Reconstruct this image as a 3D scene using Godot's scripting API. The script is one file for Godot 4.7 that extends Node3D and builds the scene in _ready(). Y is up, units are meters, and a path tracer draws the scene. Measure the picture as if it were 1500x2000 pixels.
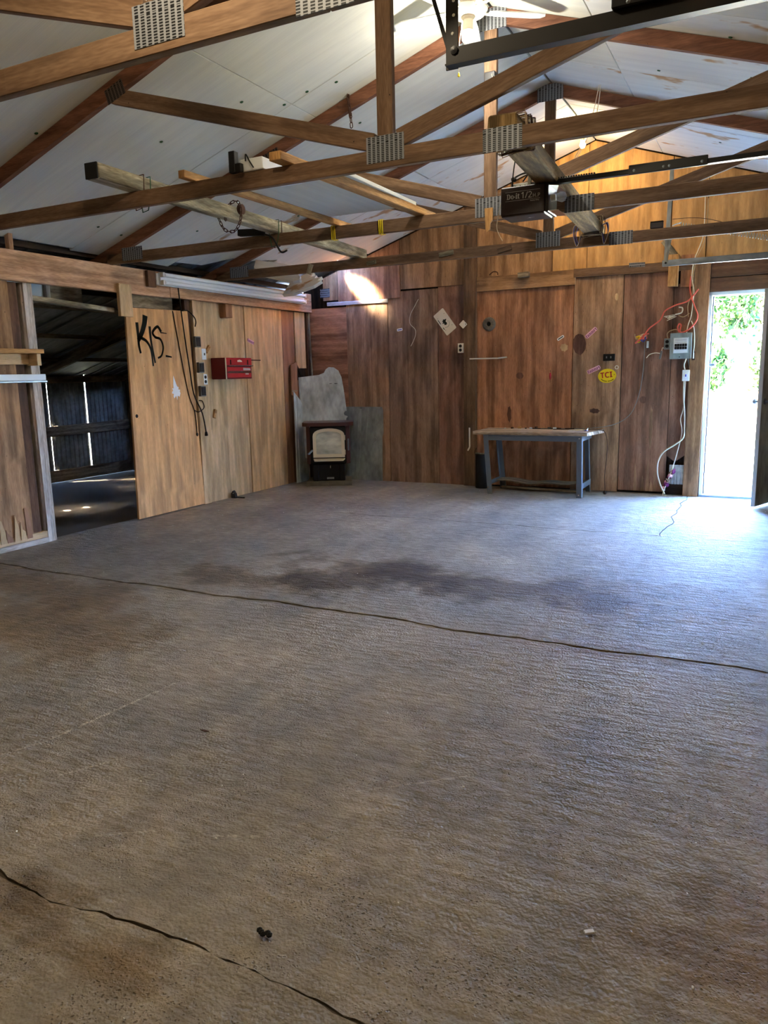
extends Node3D
# An old garage: plywood walls, roof trusses, foam-board ceiling, concrete slab. Units are metres.
# x runs along the far wall from the left corner, z comes from the far wall towards the camera.
const RX := 3.64          # ridge
const W := 7.28           # width
const L := 9.8            # length
const RP := 0.334         # roof pitch
const SUN := Vector3(0.55, -0.70, -0.45)
var taken := {}
var rng := RandomNumberGenerator.new()
var M := {}
var T := {}

func yr(x: float) -> float: return 2.49 + RP * minf(x, W - x)

func _ready() -> void:
	rng.seed = 7
	var cam := Camera3D.new()
	cam.name = "camera"
	add_child(cam)
	cam.position = Vector3(5.4417, 1.35, 8.5891)
	cam.rotation = Vector3(-0.1803, 0.473, -0.022)
	cam.fov = rad_to_deg(2.0 * atan(1000.0 / 1475.12))
	cam.near = 0.05
	cam.far = 300.0
	var sm := ProceduralSkyMaterial.new()
	sm.sky_top_color = Color(0.38, 0.56, 0.90)
	sm.sky_horizon_color = Color(0.74, 0.84, 0.95)
	sm.sky_curve = 0.18
	sm.ground_bottom_color = Color(0.40, 0.38, 0.33)
	sm.ground_horizon_color = Color(0.60, 0.62, 0.60)
	sm.energy_multiplier = 76.0
	var sky := Sky.new()
	sky.sky_material = sm
	var env := Environment.new()
	env.background_mode = Environment.BG_SKY
	env.sky = sky
	env.tonemap_mode = Environment.TONE_MAPPER_LINEAR
	env.tonemap_exposure = 2.65
	env.sdfgi_enabled = true
	env.ssao_enabled = true
	env.ssil_enabled = true
	var we := WorldEnvironment.new()
	we.name = "world_environment"
	we.environment = env
	add_child(we)
	var sun := DirectionalLight3D.new()
	sun.name = "sun"
	add_child(sun)
	sun.look_at_from_position(Vector3.ZERO, SUN, Vector3.UP)
	sun.light_color = Color(1.0, 0.95, 0.86)
	sun.light_energy = 105.0
	sun.light_angular_distance = 0.55
	sun.shadow_enabled = true
	textures()
	materials()
	outside()
	build_floor()
	wall_far_build()
	wall_left_build()
	closed_walls()
	roof_build()
	leanto()
	trusses()
	door_far()
	lamps()
	overhead()
	opener()
	tracks()
	left_things()
	far_things()
	stove()
	bench()
	wiring()
	debris()

func omni(par: Node, at: Vector3, col: Color, energy: float, size: float) -> void:
	var o := OmniLight3D.new()
	o.name = "light"
	par.add_child(o, true)
	o.position = at
	o.light_color = col
	o.light_energy = energy
	o.light_size = size
	o.omni_range = 30.0
	o.omni_attenuation = 2.0
	o.shadow_enabled = true

# ---------------------------------------------------------------- naming
func numbered(s: String) -> String:
	taken[s] = taken.get(s, -1) + 1
	return s if taken[s] == 0 else "%s_%03d" % [s, taken[s]]

func tag(o: Node, label: String, category := "", group := "", kind := "") -> Node:
	if label != "": o.set_meta("label", label)
	if category != "": o.set_meta("category", category)
	if group != "": o.set_meta("group", group)
	if kind != "": o.set_meta("kind", kind)
	return o

func thing(called: String, label: String, category: String, at := Vector3.ZERO, turn := 0.0, group := "", kind := "") -> Node3D:
	var o := Node3D.new()
	o.name = numbered(called)
	add_child(o)
	o.position = at
	o.rotation.y = turn
	tag(o, label, category, group, kind)
	return o

func put(par: Node, called: String, mesh: Mesh, m: Material, xf := Transform3D.IDENTITY) -> MeshInstance3D:
	var o := MeshInstance3D.new()
	o.name = numbered(called) if par == self else called
	o.mesh = mesh
	o.material_override = m
	par.add_child(o, true)
	o.transform = xf
	return o

# ---------------------------------------------------------------- meshes
class Geo:
	var v := PackedVector3Array()
	var n := PackedVector3Array()
	var uv := PackedVector2Array()
	func tri(a: Vector3, b: Vector3, c: Vector3, na: Vector3, nb: Vector3, nc: Vector3, ua: Vector2, ub: Vector2, uc: Vector2) -> void:
		if (b - a).cross(c - a).dot(na + nb + nc) > 0.0:
			v.append_array([a, c, b]); n.append_array([na, nc, nb]); uv.append_array([ua, uc, ub])
		else:
			v.append_array([a, b, c]); n.append_array([na, nb, nc]); uv.append_array([ua, ub, uc])
	func flat(a: Vector3, b: Vector3, c: Vector3, nn: Vector3, ua: Vector2, ub: Vector2, uc: Vector2) -> void:
		tri(a, b, c, nn, nn, nn, ua, ub, uc)
	func box(lo: Vector3, hi: Vector3) -> void:
		add_box(hi - lo, 0.0, Vector2(lo.x * 0.3, lo.z * 0.3), Transform3D(Basis(), (lo + hi) / 2.0))
	# box whose grain runs along its own x; uv in a 2 m x 1 m tile
	func add_box(s: Vector3, c: float, off: Vector2, xf := Transform3D.IDENTITY) -> void:
		var h := s / 2.0
		var bb := xf.basis
		var P := func(ax: int, sx: float, sy: float, sz: float) -> Vector3:
			var q := Vector3(sx * (h.x - c), sy * (h.y - c), sz * (h.z - c))
			q[ax] = [sx * h.x, sy * h.y, sz * h.z][ax]
			return q
		var U := func(p: Vector3, ax: int) -> Vector2:
			if ax == 0: return Vector2(p.y * 0.5, p.z) + off
			if ax == 1: return Vector2(p.x * 0.5, p.z) + off
			return Vector2(p.x * 0.5, p.y + 0.37) + off
		var Q := func(a: Vector3, b: Vector3, c2: Vector3, d: Vector3, nn: Vector3, ax: int) -> void:
			var wn: Vector3 = (bb * nn).normalized()
			flat(xf * a, xf * b, xf * c2, wn, U.call(a, ax), U.call(b, ax), U.call(c2, ax))
			flat(xf * a, xf * c2, xf * d, wn, U.call(a, ax), U.call(c2, ax), U.call(d, ax))
		for sg in [-1.0, 1.0]:
			Q.call(P.call(0, sg, -1, -1), P.call(0, sg, 1, -1), P.call(0, sg, 1, 1), P.call(0, sg, -1, 1), Vector3(sg, 0, 0), 0)
			Q.call(P.call(1, -1, sg, -1), P.call(1, 1, sg, -1), P.call(1, 1, sg, 1), P.call(1, -1, sg, 1), Vector3(0, sg, 0), 1)
			Q.call(P.call(2, -1, -1, sg), P.call(2, 1, -1, sg), P.call(2, 1, 1, sg), P.call(2, -1, 1, sg), Vector3(0, 0, sg), 2)
		if c <= 0.0: return
		for a in [-1.0, 1.0]:
			for b in [-1.0, 1.0]:
				Q.call(P.call(0, a, b, -1), P.call(0, a, b, 1), P.call(1, a, b, 1), P.call(1, a, b, -1), Vector3(a, b, 0), 1)
				Q.call(P.call(0, a, -1, b), P.call(0, a, 1, b), P.call(2, a, 1, b), P.call(2, a, -1, b), Vector3(a, 0, b), 2)
				Q.call(P.call(1, -1, a, b), P.call(1, 1, a, b), P.call(2, 1, a, b), P.call(2, -1, a, b), Vector3(0, a, b), 2)
				for d in [-1.0, 1.0]:
					var p0: Vector3 = P.call(0, a, b, d)
					var p1: Vector3 = P.call(1, a, b, d)
					var p2: Vector3 = P.call(2, a, b, d)
					flat(xf * p0, xf * p1, xf * p2, (bb * Vector3(a, b, d)).normalized(), U.call(p0, 1), U.call(p1, 1), U.call(p2, 1))
	# polygon in xy, extruded along z
	func prism(pts: PackedVector2Array, z0: float, z1: float, upright: bool, off: Vector2, xf := Transform3D.IDENTITY) -> void:
		var U := func(p: Vector2) -> Vector2: return (Vector2(p.y * 0.5, p.x) if upright else Vector2(p.x * 0.5, p.y)) + off
		var bb := xf.basis
		var idx := Geometry2D.triangulate_polygon(pts)
		for k in range(0, idx.size(), 3):
			var a := pts[idx[k]]
			var b := pts[idx[k + 1]]
			var c := pts[idx[k + 2]]
			for zz in [[z1, 1.0], [z0, -1.0]]:
				flat(xf * Vector3(a.x, a.y, zz[0]), xf * Vector3(b.x, b.y, zz[0]), xf * Vector3(c.x, c.y, zz[0]), (bb * Vector3(0, 0, signf(z1 - z0) * zz[1])).normalized(), U.call(a), U.call(b), U.call(c))
		var cw := 1.0 if Geometry2D.is_polygon_clockwise(pts) else -1.0
		for k in pts.size():
			var a := pts[k]
			var b := pts[(k + 1) % pts.size()]
			var nn := Vector3(a.y - b.y, b.x - a.x, 0) * cw
			var wn := (bb * nn).normalized()
			var du := Vector2(0.01, absf(z1 - z0))
			flat(xf * Vector3(a.x, a.y, z0), xf * Vector3(b.x, b.y, z0), xf * Vector3(b.x, b.y, z1), wn, U.call(a), U.call(b), U.call(b) + du)
			flat(xf * Vector3(a.x, a.y, z0), xf * Vector3(b.x, b.y, z1), xf * Vector3(a.x, a.y, z1), wn, U.call(a), U.call(b) + du, U.call(a) + du)
	func lathe(prof: Array, seg := 20, xf := Transform3D.IDENTITY) -> void:
		for k in prof.size() - 1:
			var p: Vector2 = prof[k]
			var q: Vector2 = prof[k + 1]
			var sl := Vector2(q.y - p.y, p.x - q.x).normalized()
			for s in seg:
				var a0 := TAU * s / seg
				var a1 := TAU * (s + 1) / seg
				var R := func(pp: Vector2, a: float) -> Vector3: return xf * Vector3(pp.x * cos(a), pp.y, pp.x * sin(a))
				var N := func(a: float) -> Vector3: return (xf.basis * Vector3(sl.x * cos(a), sl.y, sl.x * sin(a))).normalized()
				var u0 := Vector2(s / float(seg), p.y)
				var u1 := Vector2((s + 1) / float(seg), q.y)
				tri(R.call(p, a0), R.call(p, a1), R.call(q, a1), N.call(a0), N.call(a1), N.call(a1), u0, Vector2(u1.x, u0.y), u1)
				tri(R.call(p, a0), R.call(q, a1), R.call(q, a0), N.call(a0), N.call(a1), N.call(a0), u0, u1, Vector2(u0.x, u1.y))
	func tube(path: Array, r: float, sides := 6, closed := false) -> void:
		var nrm := Vector3.UP
		var rings := []
		var cnt := path.size()
		for k in cnt:
			var a: Vector3 = path[(k - 1 + cnt) % cnt] if closed else path[maxi(k - 1, 0)]
			var b: Vector3 = path[(k + 1) % cnt] if closed else path[mini(k + 1, cnt - 1)]
			var t := (b - a).normalized()
			if k == 0 and absf(t.dot(nrm)) > 0.9: nrm = Vector3.RIGHT
			nrm = (nrm - t * nrm.dot(t)).normalized()
			var bi := t.cross(nrm)
			var ring := []
			for s in sides:
				var an := TAU * s / sides
				ring.append([path[k], nrm * cos(an) + bi * sin(an)])
			rings.append(ring)
		for k in (cnt if closed else cnt - 1):
			var A: Array = rings[k]
			var B: Array = rings[(k + 1) % cnt]
			for s in sides:
				var s2 := (s + 1) % sides
				var u := Vector2(k * 0.02, s * 0.01)
				tri(A[s][0] + A[s][1] * r, A[s2][0] + A[s2][1] * r, B[s2][0] + B[s2][1] * r, A[s][1], A[s2][1], B[s2][1], u, u, u)
				tri(A[s][0] + A[s][1] * r, B[s2][0] + B[s2][1] * r, B[s][0] + B[s][1] * r, A[s][1], B[s2][1], B[s][1], u, u, u)
		if not closed:
			for e in [0, cnt - 1]:
				var nn: Vector3 = (path[0] - path[1]) if e == 0 else (path[cnt - 1] - path[cnt - 2])
				for s in range(1, sides - 1):
					flat(rings[e][0][0] + rings[e][0][1] * r, rings[e][s][0] + rings[e][s][1] * r, rings[e][s + 1][0] + rings[e][s + 1][1] * r, nn.normalized(), Vector2.ZERO, Vector2.ZERO, Vector2.ZERO)
	func mesh() -> ArrayMesh:
		var arr := []
		arr.resize(Mesh.ARRAY_MAX)
		arr[Mesh.ARRAY_VERTEX] = v
		arr[Mesh.ARRAY_NORMAL] = n
		arr[Mesh.ARRAY_TEX_UV] = uv
		var m := ArrayMesh.new()
		m.add_surface_from_arrays(Mesh.PRIMITIVE_TRIANGLES, arr)
		return m

func roff() -> Vector2: return Vector2(rng.randf(), rng.randf())

func board(par: Node, called: String, a: Vector3, b: Vector3, w: float, h: float, m: Material, up := Vector3.UP, c := 0.003) -> MeshInstance3D:
	var X := (b - a).normalized()
	if absf(X.dot(up)) > 0.99: up = Vector3.BACK
	var Y := (up - X * up.dot(X)).normalized()
	var g := Geo.new()
	g.add_box(Vector3((b - a).length(), h, w), c, roff())
	return put(par, called, g.mesh(), m, Transform3D(Basis(X, Y, X.cross(Y)), (a + b) / 2.0))

# axis-aligned box with the grain along its longest side
func bxp(par: Node, called: String, lo: Vector3, hi: Vector3, m: Material, c := 0.003) -> MeshInstance3D:
	var s := hi - lo
	var mid := (lo + hi) / 2.0
	c = minf(c, minf(s.x, minf(s.y, s.z)) * 0.3)
	if s.x >= s.y and s.x >= s.z: return board(par, called, Vector3(lo.x, mid.y, mid.z), Vector3(hi.x, mid.y, mid.z), s.z, s.y, m, Vector3.UP, c)
	if s.y >= s.z: return board(par, called, Vector3(mid.x, lo.y, mid.z), Vector3(mid.x, hi.y, mid.z), s.x, s.z, m, Vector3.BACK, c)
	return board(par, called, Vector3(mid.x, mid.y, lo.z), Vector3(mid.x, mid.y, hi.z), s.x, s.y, m, Vector3.UP, c)

func poly(par: Node, called: String, pts: Array, z0: float, z1: float, m: Material, upright := true, xf := Transform3D.IDENTITY) -> MeshInstance3D:
	var g := Geo.new()
	g.prism(PackedVector2Array(pts), z0, z1, upright, roff())
	return put(par, called, g.mesh(), m, xf)

func lathe(par: Node, called: String, prof: Array, m: Material, xf := Transform3D.IDENTITY, seg := 20) -> MeshInstance3D:
	var g := Geo.new()
	g.lathe(prof, seg)
	return put(par, called, g.mesh(), m, xf)

func spline(pts: Array, per := 6) -> Array:
	var out := []
	for k in pts.size() - 1:
		var p0: Vector3 = pts[maxi(k - 1, 0)]
		var p1: Vector3 = pts[k]
		var p2: Vector3 = pts[k + 1]
		var p3: Vector3 = pts[mini(k + 2, pts.size() - 1)]
		for s in per: out.append(p1.cubic_interpolate(p2, p0, p3, s / float(per)))
	out.append(pts[pts.size() - 1])
	return out

func cable(par: Node, called: String, pts: Array, r: float, m: Material, smooth := true, sides := 6) -> MeshInstance3D:
	var g := Geo.new()
	g.tube(spline(pts) if smooth and pts.size() > 2 else pts, r, sides)
	return put(par, called, g.mesh(), m)

func words(par: Node, called: String, s: String, cap: float, m: Material, xf: Transform3D, font := "Droid Sans", weight := 400) -> MeshInstance3D:
	var f := SystemFont.new()
	f.font_names = PackedStringArray([font])
	f.font_weight = weight
	var t := TextMesh.new()
	t.font = f
	t.text = s
	t.font_size = 48
	t.pixel_size = cap / (48.0 * 0.72)
	t.depth = 0.002
	t.curve_step = 1.0
	return put(par, called, t, m, xf)

# ribbed sheet metal: ribs run along "along", spread over "across"
func ribbed(par: Node, called: String, o: Vector3, along: Vector3, across: Vector3, pitch: float, amp: float, m: Material) -> MeshInstance3D:
	var g := Geo.new()
	var wd := across.length()
	var nrm := along.cross(across).normalized()
	var prof := []
	var s := 0.0
	while s < wd:
		for q in [[0.0, 0.0], [0.30, 0.0], [0.42, 1.0], [0.62, 1.0], [0.74, 0.0]]:
			var d: float = s + q[0] * pitch
			if d <= wd: prof.append(Vector2(d, q[1] * amp))
		s += pitch
	prof.append(Vector2(wd, 0))
	var ac := across.normalized()
	for k in prof.size() - 1:
		var p: Vector3 = o + ac * prof[k].x + nrm * prof[k].y
		var q: Vector3 = o + ac * prof[k + 1].x + nrm * prof[k + 1].y
		var nn := along.cross(q - p).normalized()
		for sg in [0.0, -0.0012]:
			var d: Vector3 = nn * sg
			var k2 := nn * (1.0 if sg == 0.0 else -1.0)
			var u := Vector2(prof[k].x, 0)
			g.flat(p + d, q + d, q + along + d, k2, u, u, Vector2(u.x, along.length()))
			g.flat(p + d, q + along + d, p + along + d, k2, u, Vector2(u.x, along.length()), Vector2(u.x, along.length()))
	return put(par, called, g.mesh(), m)

# flat sheet with square holes: u, v in metres along U and V, holes as [u, v, half width, half height]
func holed(par: Node, called: String, o: Vector3, U: Vector3, V: Vector3, ul: float, vl: float, holes: Array, th: float, m: Material) -> MeshInstance3D:
	var g := Geo.new()
	var cuts := [0.0, vl]
	for h in holes:
		cuts.append(clampf(h[1] - h[3], 0, vl))
		cuts.append(clampf(h[1] + h[3], 0, vl))
	cuts.sort()
	var xf := Transform3D(Basis(U, V, U.cross(V)), o)
	for k in cuts.size() - 1:
		var v0: float = cuts[k]
		var v1: float = cuts[k + 1]
		if v1 - v0 < 1e-4: continue
		var vm := (v0 + v1) / 2.0
		var spans := [[0.0, ul]]
		for h in holes:
			if absf(h[1] - vm) >= h[3]: continue
			var nxt := []
			for s in spans:
				if h[0] + h[2] <= s[0] or h[0] - h[2] >= s[1]:
					nxt.append(s)
					continue
				if h[0] - h[2] > s[0]: nxt.append([s[0], h[0] - h[2]])
				if h[0] + h[2] < s[1]: nxt.append([h[0] + h[2], s[1]])
			spans = nxt
		for s in spans:
			g.add_box(Vector3(s[1] - s[0], v1 - v0, th), 0.0, Vector2.ZERO, xf * Transform3D(Basis(), Vector3((s[0] + s[1]) / 2.0, vm, 0)))
	return put(par, called, g.mesh(), m)

# ---------------------------------------------------------------- textures and materials
func nz(sd: int, freq: float, w: int, h: int, W2: int, H2: int, oct := 4) -> PackedByteArray:
	var f := FastNoiseLite.new()
	f.seed = sd
	f.noise_type = FastNoiseLite.TYPE_SIMPLEX_SMOOTH
	f.frequency = freq
	f.fractal_octaves = oct
	var im := f.get_seamless_image(w, h)
	im.convert(Image.FORMAT_L8)
	im.resize(W2, H2, Image.INTERPOLATE_CUBIC)
	return im.get_data()

func tex(w: int, h: int, data: PackedByteArray, fmt := Image.FORMAT_RGB8) -> ImageTexture:
	return ImageTexture.create_from_image(Image.create_from_data(w, h, false, fmt, data))

# wood: grain runs along u (2 m a tile), v is 1 m; a multiplier on the tint of the material
func grain(sd: int, rings: float, low: Vector3, dirt: float, speck: int) -> ImageTexture:
	var w := 1024
	var h := 512
	var bands := nz(sd, 0.035, 24, 512, w, h)
	var fine := nz(sd + 1, 0.20, 128, 512, w, h, 3)
	var blot := nz(sd + 2, 0.045, 40, 128, w, h, 4)
	var warp := nz(sd + 3, 0.010, 128, 96, w, h, 2)
	var d := PackedByteArray()
	d.resize(w * h * 3)
	for y in h:
		for x in w:
			var i := y * w + x
			var r := 0.5 + 0.5 * sin(y / float(h) * rings * TAU + warp[i] * 0.07)
			var v := bands[i] / 255.0 * 0.50 + fine[i] / 255.0 * 0.38 + r * 0.12
			v = clampf((v - 0.18) * 1.5, 0.0, 1.0)
			var q := blot[i] / 255.0
			var k := 1.0 - dirt * clampf((q - 0.45) * 3.2, 0.0, 1.0)
			d[i * 3] = int(255.0 * k * (low.x + (1.0 - low.x) * v))
			d[i * 3 + 1] = int(255.0 * k * (low.y + (1.0 - low.y) * v))
			d[i * 3 + 2] = int(255.0 * k * (low.z + (1.0 - low.z) * v))
	var g := RandomNumberGenerator.new()
	g.seed = sd
	for s in speck:      # nail heads, nicks and paint flecks
		var x := g.randi_range(2, w - 4)
		var y := g.randi_range(2, h - 4)
		var c := 235 if g.randf() < 0.55 else 40
		var ln := g.randi_range(1, 3)
		for a in ln:
			for b in g.randi_range(1, 3):
				var i := ((y + b) * w + x + a) * 3
				for ch in 3: d[i + ch] = c - ch * 14 if c > 100 else c
	return tex(w, h, d)

func textures() -> void:
	T.lumber = grain(11, 9.0, Vector3(0.66, 0.61, 0.56), 0.16, 25)
	T.ply = grain(23, 5.0, Vector3(0.82, 0.78, 0.73), 0.14, 40)
	T.plyold = grain(37, 6.0, Vector3(0.70, 0.66, 0.62), 0.24, 200)
	T.grey = grain(53, 14.0, Vector3(0.52, 0.49, 0.44), 0.35, 60)
	# concrete tile, 1.6 m: colour and height
	var n := 1024
	var a := nz(71, 0.030, 512, 512, n, n, 5)
	var b := nz(72, 0.11, 1024, 1024, n, n, 4)
	var c := nz(73, 0.035, 256, 1024, n, n, 4)
	var e := nz(75, 0.008, 512, 512, n, n, 3)
	var col := PackedByteArray()
	col.resize(n * n * 3)
	var hg := PackedByteArray()
	hg.resize(n * n)
	for i in n * n:
		var pit := clampf((b[i] / 255.0 - 0.66) * 5.0, 0.0, 1.0) * clampf((e[i] / 255.0 - 0.35) * 3.0, 0.0, 1.0)
		var v := a[i] / 255.0 * 0.45 + b[i] / 255.0 * 0.30 + c[i] / 255.0 * 0.25
		var k := 0.80 + 0.34 * (v - 0.5) - 0.22 * pit
		col[i * 3] = clampi(int(255.0 * k), 0, 255)
		col[i * 3 + 1] = clampi(int(252.0 * k), 0, 255)
		col[i * 3 + 2] = clampi(int(247.0 * k), 0, 255)
		hg[i] = clampi(int(255.0 * (0.25 + 0.28 * a[i] / 255.0 + 0.25 * b[i] / 255.0 + 0.30 * c[i] / 255.0 - 0.40 * pit)), 0, 255)
	var gr := RandomNumberGenerator.new()
	gr.seed = 5
	for s in 240:
		var x := gr.randi_range(2, n - 5)
		var y := gr.randi_range(2, n - 5)
		var dark := gr.randf() < 0.5
		for q in gr.randi_range(1, 3):
			for ch in 3: col[(y * n + x + q) * 3 + ch] = 60 if dark else 246
	T.conc = tex(n, n, col)
	T.conc_h = tex(n, n, hg, Image.FORMAT_L8)
	T.floor_map = floor_map()
	# foam board: white, rolled lines, a few water stains
	var fw := 512
	var f1 := nz(91, 0.02, 64, 512, fw, fw, 3)
	var f2 := nz(92, 0.010, 256, 256, fw, fw, 5)
	var f3 := nz(93, 0.25, 16, 512, fw, fw, 2)
	for kind in 2:
		var fd := PackedByteArray()
		fd.resize(fw * fw * 3)
		for i in fw * fw:
			var k := 0.94 + 0.05 * (f1[i] / 255.0 - 0.5) + 0.05 * (f3[i] / 255.0 - 0.5)
			var st := clampf((f2[i] / 255.0 - (0.80 if kind == 1 else 1.5)) * 9.0, 0.0, 1.0) * (0.55 + 0.45 * f3[i] / 255.0)
			fd[i * 3] = int(255.0 * k * (1.0 - 0.22 * st))
			fd[i * 3 + 1] = int(255.0 * k * (1.0 - 0.44 * st))
			fd[i * 3 + 2] = int(252.0 * k * (1.0 - 0.66 * st))
		T["foam%d" % kind] = tex(fw, fw, fd)
	# punched nail plate: columns of slots, 0.1 m a tile
	var pd := PackedByteArray()
	pd.resize(128 * 128 * 3)
	for y in 128:
		for x in 128:
			var cx := x % 32
			var cy := (y + (4 if int(x / 32) % 2 else 0)) % 11
			var hole := cx > 5 and cx < 26 and cy < 7
			var v := 45 if hole else 205 + (x * 7 + y * 13) % 17
			for ch in 3: pd[(y * 128 + x) * 3 + ch] = v
	T.plate = tex(128, 128, pd)
	# ground outside
	var g1 := nz(101, 0.02, 512, 512, 512, 512, 5)
	var g2 := nz(102, 0.15, 512, 512, 512, 512, 3)
	var gd := PackedByteArray()
	gd.resize(512 * 512 * 3)
	for i in 512 * 512:
		var q := clampf((g1[i] / 255.0 - 0.45) * 3.0, 0.0, 1.0)
		var k := 0.8 + 0.3 * (g2[i] / 255.0 - 0.5)
		gd[i * 3] = int(clampf((196.0 - 40.0 * q) * k, 0, 255))
		gd[i * 3 + 1] = int(clampf((182.0 - 18.0 * q) * k, 0, 255))
		gd[i * 3 + 2] = int(clampf((158.0 - 50.0 * q) * k, 0, 255))
	T.ground = tex(512, 512, gd)
	# tarnished sheet metal
	var m1 := nz(111, 0.012, 256, 256, 512, 512, 5)
	var m2 := nz(112, 0.06, 256, 256, 512, 512, 4)
	var md := PackedByteArray()
	md.resize(512 * 512 * 3)
	for i in 512 * 512:
		var k := 0.84 + 0.30 * (m1[i] / 255.0 - 0.5) + 0.16 * (m2[i] / 255.0 - 0.5)
		md[i * 3] = clampi(int(250.0 * k), 0, 255)
		md[i * 3 + 1] = clampi(int(255.0 * k), 0, 255)
		md[i * 3 + 2] = clampi(int(254.0 * k), 0, 255)
	T.metal = tex(512, 512, md)

# what lies on the slab: dirt, an oil stain, scrapes; a multiplier over the whole floor
func floor_map() -> ImageTexture:
	var w := 1024
	var h := 1376
	var a := nz(81, 0.010, 512, 688, w, h, 6)
	var b := nz(82, 0.05, 512, 688, w, h, 4)
	var c := nz(83, 0.02, 1024, 86, w, h, 3)
	# dirt and oil where the photograph shows it: x, z, half sizes, strength
	var stains := [[2.95, 4.22, 0.75, 0.38, 0.40], [3.9, 4.18, 0.75, 0.26, 0.36], [2.3, 4.55, 0.55, 0.25, 0.30], [4.9, 4.1, 0.7, 0.4, 0.16], [3.75, 7.45, 0.22, 0.12, 0.32], [4.15, 7.5, 0.25, 0.1, 0.25], [5.55, 6.9, 0.35, 0.30, 0.20], [1.3, 5.3, 0.8, 0.2, 0.2], [1.6, 5.9, 1.1, 0.4, 0.16], [4.75, 5.0, 0.4, 0.12, 0.22]]
	var d := PackedByteArray()
	d.resize(w * h * 3)
	for y in h:
		var z := (y + 0.5) / h * L
		for x in w:
			var X := (x + 0.5) / w * W
			var i := y * w + x
			var na := a[i] / 255.0 - 0.5
			var nb := b[i] / 255.0 - 0.5
			var k := 0.80 + 0.20 * na + 0.12 * nb + 0.08 * (c[i] / 255.0 - 0.5)
			var wm := clampf(na * 2.2 + nb * 0.8, -1.0, 1.0) * 0.02
			for s in stains:
				if absf(X - s[0]) > s[2] * 1.7 or absf(z - s[1]) > s[3] * 1.7: continue
				var q := Vector2((X - s[0]) / s[2], (z - s[1]) / s[3]).length() + na * 1.6 + nb * 0.9
				var t := clampf((1.15 - q) * 1.6, 0.0, 1.0)
				k *= 1.0 - s[4] * t
				wm += 0.09 * t
			d[i * 3] = clampi(int(255.0 * k * (1.0 + wm)), 0, 255)
			d[i * 3 + 1] = clampi(int(255.0 * k), 0, 255)
			d[i * 3 + 2] = clampi(int(255.0 * k * (1.0 - wm * 1.4)), 0, 255)
	# pale scrapes, as lines from x, z to x, z
	for s in [[3.043, 6.81, 3.114, 6.126, 1.0], [2.98, 6.95, 3.04, 6.81, 0.6], [3.3, 6.95, 3.42, 6.75, 0.7], [4.02, 7.0, 4.18, 6.93, 1.0], [2.2, 5.85, 2.5, 5.55, 0.5], [4.3, 6.6, 4.6, 6.35, 0.5], [3.5, 6.95, 3.6, 6.8, 0.6], [3.7, 7.15, 3.85, 7.05, 0.6], [1.2, 3.6, 2.6, 3.0, 0.35], [1.5, 3.9, 3.0, 3.25, 0.3], [2.5, 5.9, 2.9, 5.6, 0.35]]:
		var p := Vector2(s[0] / W * w, s[1] / L * h)
		var q := Vector2(s[2] / W * w, s[3] / L * h)
		var cnt := int(p.distance_to(q) * 2.0)
		for t in cnt:
			var r := p.lerp(q, t / float(cnt))
			for ww in (2 if s[4] > 0.9 else 1):
				var i := int(r.y) * w + int(r.x) + ww
				if b[(i * 7) % b.size()] < 90: continue
				for ch in 3: d[i * 3 + ch] = int(lerpf(d[i * 3 + ch], 255.0, s[4]))
	return tex(w, h, d)

func mt(col: Color, rough := 0.8, t: Texture2D = null, metal := 0.0, uvs := Vector3.ONE, bump := 0.0) -> StandardMaterial3D:
	var m := StandardMaterial3D.new()
	m.albedo_color = col
	m.roughness = rough
	m.metallic = metal
	m.metallic_specular = 0.4
	if t:
		m.albedo_texture = t
		m.uv1_scale = uvs
		if bump > 0.0:
			m.heightmap_enabled = true
			m.heightmap_texture = t
			m.heightmap_scale = bump
	return m

func wood(k: String, col: Color, t: String, rough := 0.75) -> void:
	M[k] = mt(col, rough, T[t], 0.0, Vector3.ONE, 0.15)

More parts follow.
